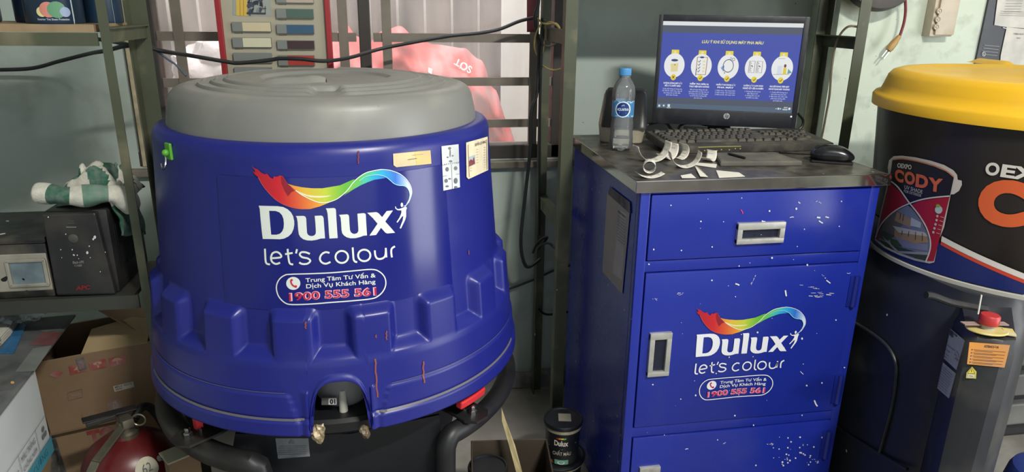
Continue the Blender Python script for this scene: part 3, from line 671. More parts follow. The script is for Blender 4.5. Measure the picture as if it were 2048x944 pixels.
# paint chips and scratches on the fronts
w = MB(); rnd = random.Random(11); CH = rgb(214, 216, 224)
def fpx(x, y, off=0): return FP.px(x, y, off+.001)
for pts in ([(1633,434),(1640,435)],[(1650,433),(1657,435)],[(1637,441),(1645,446)],[(1579,435),(1587,434)],[(1523,441),(1530,443)],[(1630,403),(1642,405)],[(1596,403),(1600,406)],[(1693,546),(1700,545)],[(1350,588),(1372,586)],[(1500,570),(1512,549)],[(1590,570),(1640,578)],[(1600,584),(1668,588)],[(1598,590),(1655,592)],[(1570,580),(1572,592)],[(1640,548),(1652,556)],[(1652,560),(1660,566)],[(1470,567),(1478,570)],[(1304,599),(1316,598)],[(1370,898),(1376,897)],[(1530,886),(1548,888)],[(1622,916),(1640,926)],[(1440,890),(1452,884)],[(1628,800),(1634,812)],[(1600,742),(1606,748)]):
    a, b = pts; m_ = ((a[0]+b[0])/2+rnd.uniform(-1, 1), (a[1]+b[1])/2+rnd.uniform(-1.5, 1.5)); 
    if b[0]-a[0] < 9: w.line([a, m_, b], rnd.uniform(.8, 3.0), fpx, CH, .0006)
    else:
        for k in range(7):
            t = rnd.random()*.85; q0 = (a[0]+(b[0]-a[0])*t, a[1]+(b[1]-a[1])*t+rnd.uniform(-2, 2)); q1 = (q0[0]+(b[0]-a[0])*.14, q0[1]+(b[1]-a[1])*.14+rnd.uniform(-1, 1)); w.line([q0, q1], rnd.uniform(.4, 1.1), fpx, CH, .0006)
for k in range(60):
    x, y = rnd.uniform(1300, 1690), rnd.uniform(390, 930)
    if y > 860: x = rnd.uniform(1280, 1640)
    r = rnd.uniform(.5, 1.9); w.ink([ell(x, y, r, r*rnd.uniform(.7, 1.3), 8)], fpx, CH, .0006)
for k in range(36): x, y = rnd.gauss(1590, 26), rnd.gauss(900, 22); r = rnd.uniform(.5, 2); w.ink([ell(x, min(y, 935), r, r, 8)], fpx, CH, .0006)
w.line([(1481,419),(1484,423),(1485,427)], 2, fpx, rgb(190, 60, 120), .0006)
tag(w.build('paint_chips', m_ink, cab, recalc=False), kind='stuff')
# taped document sleeve on the side
SPl = Plane((CX0, CY0, 0), (0, -1, 0), (0, 0, 1)); w = MB()
sp = lambda x, y, off=0: SPl.px(x, y, off)
w.ink([[(1216,384),(1262,416),(1246,588),(1206,543)]], sp, rgb(158, 152, 140), .002); w.ink([[(1222,373),(1262,404),(1263,428),(1218,388)]], sp, rgb(70, 72, 74), .0028)
w.ink([[(1244,420),(1254,428),(1246,560),(1226,545)]], sp, rgb(176, 174, 166), .0024)
for k in range(9): w.line([(1237,430+k*6),(1252,442+k*6)], .9, sp, rgb(84, 82, 80), .003)
w.text('BIEN BAN', sp, (1238,424), (1253,436), 4, rgb(60, 60, 60), .0032, .02, (0, -1))
tag(w.build('document_sleeve', m_paper, cab, recalc=False, solid=0), 'grey paper in a plastic sleeve taped to the side')

# ------------------------------------------------------------------ monitor
m_bez = mat('monitor_plastic', rgb(32, 33, 40), .42, var=.06, scale=20, dust=rgb(60, 60, 62), dustamt=.15, dscale=30)
pL = onY(1303, 245, 1.925); pR = onY(1590, 258, 1.785)
zb = (pL.z+pR.z)/2
MP = Plane((pL.x, pL.y, 0), (pR.x-pL.x, pR.y-pL.y, 0), (0, 0, 1)); MP.n = MP.ux.cross(MP.uy)
if MP.n.dot(CAM-MP.o) < 0: MP.n = -MP.n
mu0, mu1 = 0, (Vector((pR.x, pR.y))-Vector((pL.x, pL.y))).length
vt = (MP.at(1312, 30)[1]+MP.at(1612, 32)[1])/2; vb = (MP.at(1303, 246)[1]+MP.at(1590, 258)[1])/2
mon = thing('monitor', MP.pt(mu1/2, CZ, -.07), 'black widescreen computer monitor showing a dark blue slide', 'monitor')
bx = lambda w, u, v, d, su, sv, sd, bev=.0, **k: w.box(MP.pt(u, v, d), (su, sd, sv), math.atan2(MP.ux.y, MP.ux.x), bev, **k)
su0, su1 = MP.at(1320, 130)[0], MP.at(1597, 130)[0]; sv1 = (MP.at(1326,43)[1]+MP.at(1597,46)[1])/2; sv0 = (MP.at(1318,229)[1]+MP.at(1584,213)[1])/2
w = MB(); d = -.004
bx(w, su0/2, (vt+vb)/2, d, su0, vt-vb, .012, .002); bx(w, (su1+mu1)/2, (vt+vb)/2, d, mu1-su1, vt-vb, .012, .002)
bx(w, (su0+su1)/2, (sv1+vt)/2, d, su1-su0+.006, vt-sv1, .0116, .002); bx(w, (su0+su1)/2, (vb+sv0)/2, d, su1-su0+.006, sv0-vb, .0116, .002)
bx(w, mu1/2, (vt+vb)/2, -.022, mu1-.004, vt-vb-.004, .028, .006); bx(w, mu1/2, (vt+vb)/2, -.045, mu1*.6, (vt-vb)*.6, .03, .01)
w.build('housing', m_bez, mon, sm=True)
nb = MP.at(1440, 255)[0]
w = MB(); bx(w, nb, CZ+.006+(vb-CZ+.07)/2, -.035, .062, vb-CZ+.07, .02, .004); w.build('stand_neck', m_bez, mon, sm=True)
w = MB(); bx(w, nb, CZ+.006, -.055, .19, .010, .13, .004); w.build('stand_foot', m_bez, mon, sm=True)
m_scr = mat('screen_glow', (.5, .5, .5), .3, var=0, attr=True, emit=.80, flat=1)
# the screen: 1000 x 560 units
SWd, SHt = su1-su0, sv1-sv0
def sfn(x, y, off=0): return MP.pt(su0+SWd*x/1000, sv1-SHt*y/560, -.0035+off)
w = MB()
w.ink([[(0,0),(1000,0),(1000,560),(0,560)]], sfn, rgb(78, 86, 104), 0); w.ink([[(0,0),(1000,0),(1000,25),(0,25)]], sfn, rgb(236, 240, 240), .0003)
w.ink([[(0,70),(1000,70),(1000,488),(0,488)]], sfn, rgb(62, 78, 178), .0003); w.ink([[(0,528),(1000,528),(1000,560),(0,560)]], sfn, rgb(84, 104, 124), .0003)
YE = rgb(244, 222, 60); WH = rgb(248, 250, 250); O = .0006
w.text('LƯU Ý KHI SỬ DỤNG MÁY PHA MÀU', sfn, (295, 132), (735, 132), 17, rgb(240, 234, 150), O, .03, (.12, -1))
for i, cx in enumerate((107, 307, 503, 700, 890)):
    w.ink([[(cx-27,178),(cx+27,178),(cx+29,222),(cx-29,222)]], sfn, YE, O); w.ink([ell(cx, 278, 76, 78, 40)], sfn, WH, O+.0002); w.ink([ell(cx, 192, 10, 7, 12)], sfn, rgb(250, 240, 170), O+.0002)
    w.ink([ell(cx, 354, 20, 20, 24)], sfn, YE, O+.0004)
    if i == 0: w.line([(cx-8,346),(cx+8,362)], 5, sfn, rgb(110, 80, 20), O+.0006); w.line([(cx+8,346),(cx-8,362)], 5, sfn, rgb(110, 80, 20), O+.0006)
    else: w.line([(cx-9,354),(cx-2,362),(cx+11,346)], 5, sfn, rgb(110, 90, 20), O+.0006)
o2 = O+.0005; BL = rgb(50, 62, 110); cx = 107
w.ink([[(cx-28,268),(cx+30,262),(cx+28,316),(cx-22,320)]], sfn, rgb(240, 226, 160), o2); w.ink([ell(cx, 245, 26, 8, 18)], sfn, BL, o2+.0001); w.ink([ell(cx+4, 274, 5, 3, 8)], sfn, BL, o2+.0003)
cx = 307; w.line([(cx-34,222),(cx+40,222),(cx+36,332),(cx-36,332)], 6, sfn, rgb(180, 110, 60), o2, True); w.ink([ell(cx, 222, 16, 6, 14)], sfn, BL, o2+.0002)
for k in range(4): w.line([(cx-26,246+k*21),(cx-19,254+k*21),(cx-8,240+k*21)], 4.5, sfn, rgb(40, 40, 50), o2); w.ink([ell(cx+18, 248+k*21, 10, 6, 10)], sfn, rgb(244, 230, 160), o2)
w.line([(cx-34,305),(cx-36,340)], 4, sfn, rgb(60, 60, 70), o2+.0002); w.ink([ell(cx-33, 300, 4, 5, 8)], sfn, rgb(60, 60, 70), o2+.0002)
cx = 503; w.line(ell(cx, 272, 37, 40, 30), 4.5, sfn, rgb(40, 46, 60), o2, True); w.line(ell(cx+34, 230, 9, 9, 14), 3, sfn, rgb(60, 66, 80), o2, True); w.line(ell(cx+14, 226, 6, 8, 14), 2.5, sfn, rgb(60, 66, 80), o2, True); w.line([(cx-24,312),(cx-20,322)], 6, sfn, rgb(120, 130, 140), o2)
for k in range(3): w.ink([[(cx-30,310),(cx-56+k*8,282-k*8),(cx-44+k*8,284-k*6)]], sfn, rgb(100, 150, 200), o2)
cx = 700
for s in (-1, 1):
    w.line([(cx+s*27-20,238),(cx+s*27+20,238),(cx+s*27+20,310),(cx+s*27-20,310)], 3.5, sfn, rgb(120, 105, 100), o2, True)
    for k in range(8): w.line([(cx+s*27-16,244+k*8),(cx+s*27-16+8+(k*5) % 9,244+k*8)], 3, sfn, rgb(110, 90, 86), o2)
    w.line([(cx+s*27-2,264),(cx+s*27+6,274)], 6, sfn, rgb(90, 70, 70), o2)
cx = 890; w.line([(cx-36,218),(cx+12,216)], 4, sfn, rgb(190, 196, 200), o2); w.ink([[(cx-34,264),(cx,262),(cx,314),(cx-34,316)]], sfn, rgb(226, 234, 242), o2); w.ink([[(cx+8,274),(cx+30,274),(cx+32,316),(cx+8,316)]], sfn, rgb(240, 214, 60), o2); w.ink([ell(cx+19, 262, 9, 11, 14)], sfn, rgb(110, 60, 50), o2+.0002); w.line([(cx-58,318),(cx+56,314)], 2.5, sfn, rgb(140, 120, 110), o2)
for k in range(3): w.ink([[(cx+40,312),(cx+44+k*10,278+k*8),(cx+52+k*9,288+k*8)]], sfn, rgb(90, 170, 160), o2)
rows_ = [("KHÔNG DÙNG MÁY LẮC", "ĐỂ LẮC CHẤT MÀU", ["Tuyệt đối không sử dụng máy", "lắc để lắc chất màu, máy sẽ", "làm hỏng màu và dẫn đến", "lệch màu khi pha"]),
 ("KIỂM TRA MÀU &", "THỰC HIỆN BẢO DƯỠNG", ["Máy sẽ hoạt động tốt nếu", "pha, phải kiểm tra tên màu và", "số lượng màu sơn hằng ngày", "và xử lý theo hướng dẫn", "pha màu máy"]),
 ("NHẤN Ý KHI ĐANG LẮC", "PHA MÁY", ["1. Nhấn nút ý - lắc trong 3 phút", "2. Nhấn nút bật - lắc trong 2 phút", "3. Nhấn nút tắt - lắc trong 1 phút"]),
 ("LUÔN LẮC LON SƠN", "NGHỆ VẬT LIỆU & NHIÊN", ["1. Không lắc khi chưa", "đậy nắp lon kỹ", "2. Không lắc lon vỡ", "và kiểm tra nhãn"]),
 ("ĐẠI NỘI DUNG TRÊN MÁY", "KHI SỬ DỤNG MÁY THƯỜNG", ["1. Tuyệt đối không tự ý", "sửa chữa máy pha màu", "2. Mọi thao tác trên máy", "phải theo hướng dẫn", "kỹ thuật máy"])]
for (a, b, body), cx in zip(rows_, (107, 305, 500, 700, 888)):
    wa = 74; yy = 398
    w.text(a, sfn, (cx-wa+4, yy), (cx+wa-4, yy), 9, WH, O, .04, (0, -1)); w.text(b, sfn, (cx-wa+(14 if len(b) < 16 else 0), yy+17), (cx+wa-(14 if len(b) < 16 else 0), yy+17), 9, WH, O, .04, (0, -1))
    for k, t in enumerate(body): h = wa*min(1.0, len(t)/27); w.text(t, sfn, (cx-h, yy+36+k*13.5), (cx+h, yy+36+k*13.5), 7.5, rgb(210, 218, 240), O, .015, (0, -1))
for x, y, s in ((18,545,7),(52,543,6),(90,542,9),(884,536,3),(900,535,6),(915,535,4)): w.ink([[(x-s,y-s),(x+s,y-s),(x+s,y+s),(x-s,y+s)]], sfn, rgb(226, 234, 240), O)
w.ink([[(76,555),(106,555),(106,558),(76,558)]], sfn, WH, O); w.ink([[(972,526),(986,526),(986,540),(972,540)]], sfn, WH, O)
w.text('4:05 CH', sfn, (938,530), (964,530), 8, WH, O, .03, (0, -1)); w.text('15/05/2024', sfn, (930,543), (966,543), 8, WH, O, .03, (0, -1))
w.build('screen', m_scr, mon, recalc=False)
c = MP.at(1453, 232); w = MB(); lf = lambda u, v, o=0: MP.pt(u, v, .0028+o); rr_ = .0085
w.ink([ell(c[0], c[1], rr_, rr_, 24)], lf, rgb(170, 172, 176), 0)
w.line([(c[0]-.0006,c[1]+.0085),(c[0]-.0042,c[1]-.004)], .0014, lf, rgb(34, 35, 42), .0004); w.line([(c[0]-.0028,c[1]+.0005),(c[0]+.0002,c[1]+.0016),(c[0]-.0016,c[1]-.0042)], .0013, lf, rgb(34, 35, 42), .0004)
w.line([(c[0]+.0034,c[1]+.0032),(c[0]-.0004,c[1]-.0085)], .0014, lf, rgb(34, 35, 42), .0004); w.line([(c[0]+.0028,c[1]+.0022),(c[0]+.0052,c[1]+.001),(c[0]+.0038,c[1]-.0036),(c[0]+.0012,c[1]-.004)], .0013, lf, rgb(34, 35, 42), .0004)
w.build('badge', m_ink, mon, recalc=False)
c = MP.at(1582, 233); w = MB(); w.ink([ell(c[0], c[1], .0022, .0022, 10)], lf, rgb(200, 210, 255), 0); w.build('power_light', mat('led', rgb(200, 215, 255), .4, var=0, emit=2.0), mon)
# cables behind the monitor
m_cable = mat('black_cable', rgb(24, 25, 28), .45, var=.1)
for nm, lab, pts in (('video_cable', 'black cable looping behind the left half of the monitor', [(1280,262),(1300,248),(1330,245),(1345,262),(1352,268)]), ('video_cable', 'black cable drooping to the left of the monitor stand', [(1354,268),(1362,250),(1388,244),(1412,250),(1440,248),(1480,246),(1510,241)]), ('power_cable', 'black cable looping out at the lower right of the monitor', [(1596,227),(1606,240),(1603,254),(1590,262)])):
    p = [onY(x, y, 1.945 if 'power' not in nm else 1.86) for x, y in pts]
    for q in p: q.z = max(q.z, CZ+.005)
    p = [Vector(q) for q in smooth([tuple(q) for q in p], 6)]; tag(MB().tube(p, .004, 8).build(nm, m_cable, sm=True), lab, 'cable')

# ------------------------------------------------------------------ keyboard
m_kb = mat('dusty_keyboard', rgb(58, 57, 54), .6, var=.15, scale=20, dust=rgb(120, 112, 92), dustamt=.35, dscale=25)
m_key = mat('dusty_key', rgb(64, 62, 58), .6, var=.2, scale=30, dust=rgb(126, 118, 98), dustamt=.35, dscale=18)
TLk, TRk, FRk = Vector((.676, 1.79, .9885)), Vector((1.126, 1.797, .9885)), Vector((1.112, 1.632, .9765))
kx = (TRk-TLk).normalized(); ky = (FRk-TRk); kd = ky.length; ky.normalize(); ky = (ky-kx*ky.dot(kx)).normalized(); kz = kx.cross(-ky); kw = .450
MK = Matrix(((kx.x, -ky.x, kz.x, TLk.x), (kx.y, -ky.y, kz.y, TLk.y), (kx.z, -ky.z, kz.z, TLk.z), (0, 0, 0, 1)))
kb = thing('keyboard', (TLk+kx*kw/2+ky*kd/2-kz*.03), 'dusty black full size keyboard in front of the monitor', 'keyboard')
kb.location.z = CZ; kb['_o'] = tuple(kb.location)
w = MB(); w.box((kw/2, -kd/2, -.010), (kw, kd, .020), bev=.004, M=MK); w.build('case', m_kb, kb, sm=True)
w = MB()
for x in (.05, kw-.05): w.box((x, -.012, -.026), (.03, .012, .016), bev=.001, M=MK)
w.box((kw/2, -kd+.008, -.021), (kw*.9, .01, .006), M=MK); w.build('feet', m_kb, kb)
UN = .0186; proto = {}
def key(x, y, wd, ht=1):
    k = (wd, ht); c = MK @ Vector((x+wd*UN/2, -y-ht*UN/2, .0005))
    if k not in proto:
        b = bmesh.new(); bmesh.ops.create_cube(b, size=1); bmesh.ops.scale(b, vec=(wd*UN-.0016, ht*UN-.0016, .007), verts=b.verts)
        for q in b.verts:
            if q.co.z > 0: q.co.x -= math.copysign(.0022, q.co.x); q.co.y -= math.copysign(.002, q.co.y)
        bmesh.ops.bevel(b, geom=b.edges[:], offset=.0007, segments=1, affect='EDGES')
        m_ = MB(); m_.bm(b, M=MK.to_3x3().to_4x4()); o = m_.build('key', m_key, kb); 
        for q in o.data.vertices: q.co += Vector(kb['_o'])
        proto[k] = o
    else: o = proto[k].copy(); COL.objects.link(o); o.parent = kb
    o.location = c-Vector(kb['_o'])+kz*.003
y0 = .018; x0 = .012
for k in range(4): key(x0+UN*(2+k), y0-.004, 1)
key(x0, y0-.004, 1)
for k in range(4): key(x0+UN*(6.5+k), y0-.004, 1)
for k in range(4): key(x0+UN*(11+k), y0-.004, 1)
y1 = y0+.026
for k in range(13): key(x0+UN*k, y1, 1)
key(x0+UN*13, y1, 2)
key(x0, y1+UN, 1.5)
for k in range(12): key(x0+UN*(1.5+k), y1+UN, 1)
key(x0+UN*13.5, y1+UN, 1.5); key(x0, y1+2*UN, 1.75)
for k in range(11): key(x0+UN*(1.75+k), y1+2*UN, 1)
key(x0+UN*12.75, y1+2*UN, 2.25); key(x0, y1+3*UN, 2.25)
for k in range(10): key(x0+UN*(2.25+k), y1+3*UN, 1)
key(x0+UN*12.25, y1+3*UN, 2.75)
xx = x0
for wd in (1.25, 1.25, 1.25, 6.25, 1.25, 1.25, 1.25, 1.25): key(xx, y1+4*UN, wd); xx += wd*UN
xn = x0+UN*15.35
for r_ in range(3):
    for k in range(3):
        if r_ < 2: key(xn+UN*k, y1+r_*UN, 1)
key(xn+UN, y1+3*UN, 1)
for k in range(3): key(xn+UN*k, y1+4*UN, 1)
xp = x0+UN*18.7
for r_ in range(3):
    for k in range(3): key(xp+UN*k, y1+(r_+1)*UN, 1)
for k in range(4): key(xp+UN*k, y1, 1)
key(xp, y1+4*UN, 2)
w = MB(); pt = MK @ Vector((.19, -kd-.0005, -.004)); rnd = random.Random(5)
yl = lambda u, v, off=0: MK @ Vector((u, -kd-.0006-off, v))
w.line([(.075, -.003), (.13, -.0025), (.19, -.003)], .0022, yl, rgb(160, 160, 90), 0)
for k in range(7): w.ink([ell(.09+k*.016+rnd.random()*.006, -.008-rnd.random()*.005, .002, .0014, 8)], yl, rgb(190, 180, 100), 0)
w.build('yellow_paint_smear', m_ink, kb, recalc=False)
# ------------------------------------------------------------------ mouse, pad, pen
mc = Vector((1.047, 1.515, CZ)); ma = R(-28)
mo = thing('mouse', mc, 'glossy black computer mouse at the right edge of the steel top', 'mouse')
b = bmesh.new(); bmesh.ops.create_uvsphere(b, u_segments=40, v_segments=24, radius=1)
for q in b.verts:
    x, y, z = q.co; sx = math.copysign(abs(x)**.8, x); sy = math.copysign(abs(y)**.85, y)
    h = .034*(1-.22*(sx+.1)**2); q.co = Vector((sx*.05, sy*.030*(1-.14*math.cos(sx*2.2)), max(.002, (z*.5+.45)*h*1.3)))
w = MB().bm(b, M=Matrix.Translation(mc) @ Matrix.Rotation(ma, 4, 'Z')); w.build('shell', mat('glossy_black', rgb(22, 23, 27), .22, var=.1, dust=rgb(60, 60, 60), dustamt=.2, dscale=40), mo, sm=True, ang=80)
T = Matrix.Translation(mc) @ Matrix.Rotation(ma, 4, 'Z'); w = MB(); w.tube([T @ Vector((-.032, s, .031)) for s in (-.004, 0, .004)], .0085, 14); w.build('scroll_wheel', m_rubber, mo, sm=True)
w = MB(); w.box((0, 0, .003), (.092, .052, .005), bev=.002, M=T); w.build('base_plate', m_rubber, mo, sm=True)
p = [T @ Vector((-.048, 0, .008))]+[onZ(x, y, CZ+.003) for x, y in ((1634,309),(1610,307),(1585,306),(1560,304))]; w = MB().tube([Vector(q) for q in smooth([tuple(q) for q in p], 5)], .0022, 8); w.build('cord', m_cable, mo, sm=True)
m_pad = mat('dust_covered_plastic', rgb(92, 90, 84), .75, var=.12, scale=25, dust=rgb(124, 118, 104), dustamt=.3, dscale=22)
w = MB(); PD = [tuple(onZ(x, y, CZ+.012))[:2] for x, y in ((1441,323),(1606,322),(1552,304),(1431,305))]
w.prism(PD, .012, lambda u, v, h: Vector((u, v, CZ+h))); o = w.build('drawing_tablet', m_pad); bv = o.modifiers.new('bevel', 'BEVEL'); bv.width = .003; bv.segments = 2
tag(o, 'flat dust-covered grey slab in front of the keyboard', 'tablet')
a, b_ = onZ(1456, 307, CZ+.015), onZ(1490, 316, CZ+.015); w = MB(); w.tube([a, a.lerp(b_, .1), a.lerp(b_, .92), b_], [.0015, .0032, .0032, .0028], 10); tag(w.build('pen', m_rubber, sm=True), 'black pen lying on the dusty grey slab', 'pen')

# ------------------------------------------------------------------ bottle and label printer
bc = Vector((.5835, 1.715, CZ)); bt = thing('water_bottle', bc, 'clear plastic water bottle with blue cap and blue label', 'bottle')
m_pet = D.materials.new('clear_plastic'); m_pet.use_nodes = True; nt = m_pet.node_tree; N, L = nt.nodes, nt.links; N.remove(N['Principled BSDF'])
t1 = N.new('ShaderNodeBsdfTransparent'); t1.inputs[0].default_value = (.93, .95, .96, 1); g1 = N.new('ShaderNodeBsdfGlossy'); g1.inputs['Roughness'].default_value = .08; lw = N.new('ShaderNodeFresnel'); lw.inputs[0].default_value = 1.45
df1 = N.new('ShaderNodeBsdfDiffuse'); df1.inputs[0].default_value = (.85, .9, .92, 1); m0 = N.new('ShaderNodeMixShader'); m0.inputs[0].default_value = .13; L.new(t1.outputs[0], m0.inputs[1]); L.new(df1.outputs[0], m0.inputs[2])
m1 = N.new('ShaderNodeMixShader'); L.new(lw.outputs[0], m1.inputs[0]); L.new(m0.outputs[0], m1.inputs[1]); L.new(g1.outputs[0], m1.inputs[2]); L.new(m1.outputs[0], N['Material Output'].inputs[0])
m_wat = D.materials.new('water'); m_wat.use_nodes = True; pb_ = m_wat.node_tree.nodes['Principled BSDF']; pb_.inputs['Base Color'].default_value = (.97, .99, 1, 1); pb_.inputs['Transmission Weight'].default_value = 1; pb_.inputs['Roughness'].default_value = .0; pb_.inputs['IOR'].default_value = 1.12
prof = [(.018, .006), (.024, .001), (.0275, .004), (.0295, .012), (.0295, .03), (.028, .045), (.0285, .06), (.027, .08), (.0272, .098), (.0272, .124), (.0285, .135), (.0283, .148), (.026, .160), (.020, .172), (.014, .180), (.0125, .186), (.0125, .189)]
def petal(mb, prof, n=64):
    o = len(mb.v); mb.lathe(prof, bc, n)
    for i in range(o, len(mb.v)):
        q = mb.v[i]; dz = q.z-bc.z; a = math.atan2(q.y-bc.y, q.x-bc.x)
        if dz < .014: q.z += .006*(.5+.5*math.cos(5*a))*(1-dz/.014)
        if .04 < dz < .09: k = 1+.018*math.cos(10*a+dz*160); q.x = bc.x+(q.x-bc.x)*k; q.y = bc.y+(q.y-bc.y)*k
    return mb
w = petal(MB(), prof); o = w.build('bottle_body', m_pet, bt, sm=True, ang=60)
w = petal(MB(), [(r_-.0016, z+.0012) for r_, z in prof[:5]]+[(.0276, .033)]); w.build('water', m_wat, bt, sm=True, ang=50)
w = MB(); w.lathe([(.0135, .183), (.0145, .184), (.0145, .187)], bc, 32)
cp = MB(); pr = [(.0148, .188), (.0148, .203), (.0138, .205)]; cp.lathe(pr, bc, 60)
for q in cp.v:
    k = 1+.02*math.cos(30*math.atan2(q.y-bc.y, q.x-bc.x)); q.x = bc.x+(q.x-bc.x)*k; q.y = bc.y+(q.y-bc.y)*k
cp.build('cap', mat('blue_cap', rgb(70, 140, 196), .4, var=.05), bt, sm=True); w.build('neck_ring', m_pet, bt, sm=True)
tb = math.atan2(-bc.y, -bc.x)
def lab(u, v, off=0): r_ = .0277+off; a = tb+u; return Vector((bc.x+r_*math.cos(a), bc.y+r_*math.sin(a), bc.z+v))
w = MB(); w.grid(lambda u, q: lab((u-.5)*2*math.pi, .086+.041*q), 64, 2, col=rgb(96, 150, 190), closed=False)
w.ink([[(-1.2,.086),(1.2,.086),(1.2,.127),(-1.2,.127)]], lab, rgb(70, 130, 180), .0003, .15); w.ink([[( .62*math.cos(a)*1.15, .1065+.0195*math.sin(a)) for a in [2*math.pi*k/36 for k in range(36)]]], lab, rgb(226, 236, 244), .0006, .1)
w.ink([[( .56*math.cos(a)*1.05, .1065+.0172*math.sin(a)) for a in [2*math.pi*k/36 for k in range(36)]]], lab, rgb(22, 52, 118), .0009, .1)
w.text('AQUAFINA', lab, (-.52, .1035), (.52, .1035), .0064, rgb(225, 236, 246), .0013, .01, (0, 1)); w.line([(-.3,.098),(.3,.098)], .0014, lab, rgb(120, 160, 210), .0013)
w.line([(-.14,.1145),(-.05,.117),(0,.1155),(.06,.1185),(.14,.1145)], .0012, lab, rgb(220, 232, 244), .0013)
rnd = random.Random(2)
for k in range(40): w.ink([ell(rnd.uniform(-1.15, 1.15), rnd.choice((.0875, .090, .123, .1255)), .05, .0012, 8)], lab, rgb(190, 220, 236), .0004)
w.build('label_wrap', m_ink, bt, recalc=False)
pc = Vector((.636, 1.865, CZ)); pa_ = R(-20); pr_ = thing('label_printer', pc, 'black and cream label printer with sloping front behind the water bottle', 'printer')
TP = Matrix.Translation(pc) @ Matrix.Rotation(pa_, 4, 'Z')
m_cream = mat('cream_plastic', rgb(168, 160, 140), .5, var=.1, scale=12, dust=rgb(110, 104, 90), dustamt=.3, dscale=14)
def hull(mb, secs, M):                               # loft of rounded sections: (z, x0, x1, y0, y1)
    v = []; f = []; n = 24
    for z, x0, x1, y0, y1 in secs:
        for k in range(n):
            a = 2*math.pi*k/n; c, s_ = math.cos(a), math.sin(a); c = math.copysign(abs(c)**.35, c); s_ = math.copysign(abs(s_)**.35, s_)
            v.append(M @ Vector(((x0+x1)/2+(x1-x0)/2*c, (y0+y1)/2+(y1-y0)/2*s_, z)))
    m_ = len(secs)
    for i in range(m_-1):
        for k in range(n): l = (k+1) % n; f.append((i*n+k, i*n+l, (i+1)*n+l, (i+1)*n+k))
    f += [tuple(range(n))[::-1], tuple((m_-1)*n+k for k in range(n))]
    return mb.add(v, f)
w = MB(); hull(w, [(0, -.056, .056, -.07, .08), (.004, -.059, .059, -.074, .083), (.05, -.064, .064, -.082, .085), (.118, -.056, .060, -.01, .08), (.126, -.05, .055, .0, .075)], TP); w.build('case', m_cream, pr_, sm=True)
w = MB(); hull(w, [(.044, -.055, .0665, -.0865, -.04), (.05, -.056, .067, -.0865, -.02), (.128, -.052, .060, -.018, .06), (.135, -.046, .052, -.006, .054)], TP); w.build('lid', m_blackp, pr_, sm=True)
# ------------------------------------------------------------------ curled label strips on the worktop
m_pap = mat('backing_paper', rgb(212, 208, 196), .7, var=.0, attr=True)
PW, PG = rgb(226, 222, 212), rgb(192, 188, 178)
def curl(label, cpx_, a0, a1, rad, width, rot, lean=0, name='paper_curl', tw=0):
    c = onZ(*cpx_, CZ); w = MB(); n = 22
    def fn(u, q):
        a = a0+(a1-a0)*u; x = rad*math.cos(a); z = rad+.001+rad*math.sin(a); y = (q-.5)*width+tw*(u-.5)
        ca, sa = math.cos(rot), math.sin(rot); y += lean*z
        return Vector((c.x+ca*x-sa*y, c.y+sa*x+ca*y, CZ+z))
    w.grid(fn, n, 6, col=lambda u, q: PG if .2 < q < .8 and int(u*n) % 3 == 0 else PW)
    for k in range(5): w.line([(.08+k*.18, .25), (.08+k*.18, .75)], .03, lambda u, v, off: fn(u, v)+Vector((0, 0, 0)), PG, 0) if False else None
    return tag(w.build(name, m_pap, sm=True, solid=.0005), label, 'paper', 'curled backing paper scraps on the steel top')
curl('wide curled white paper strip nearest the water bottle', (1303,322), R(-172), R(2), .043, .034, R(6), .1)
curl('tall narrow curled paper strip standing behind the other curls', (1334,318), R(-150), R(20), .026, .03, R(30), .1)
curl('wide curled white paper strip in the middle of the scraps', (1368,334), R(-178), R(0), .035, .032, R(-8), .1)
curl('short raised paper curl behind the middle strip', (1358,318), R(-100), R(75), .019, .026, R(20), .0)
curl('tightly rolled paper roll near the front left corner of the top', (1298,345), R(0), R(560), .0135, .028, R(-20), 0, 'paper_roll')
curl('flattened paper scrap under the paper roll', (1300,355), R(-128), R(-55), .05, .022, R(0), 0, 'paper_scrap')
curl('small upright curl of paper beside the dusty slab', (1418,322), R(-150), R(10), .019, .026, R(40), .2)
def scrap(label, pts, lift=.002, prints=()):
    w = MB(); P = [onZ(x, y, CZ+.001) for x, y in pts]
    for i, p in enumerate(P): p.z += lift*(.5+.5*math.sin(i*2.1))
    c = sum(P, Vector())/len(P); w.add(P, [tuple(range(len(P)))], PW)
    return tag(w.build('paper_scrap', m_pap, solid=.0006), label, 'paper', 'flat paper scraps on the steel top')
scrap('narrow flat strip of paper pointing at the dusty slab', [(1381,325),(1434,330),(1432,336),(1385,330)])
scrap('small torn paper square at the front edge', [(1361,352),(1382,349),(1392,356),(1364,357)])
scrap('thin folded paper sliver at the front edge', [(1389,333),(1396,338),(1416,354),(1400,355)], .005)
s_ = scrap('larger printed label lying at the front edge', [(1432,341),(1478,346),(1490,353),(1438,356)], .001)
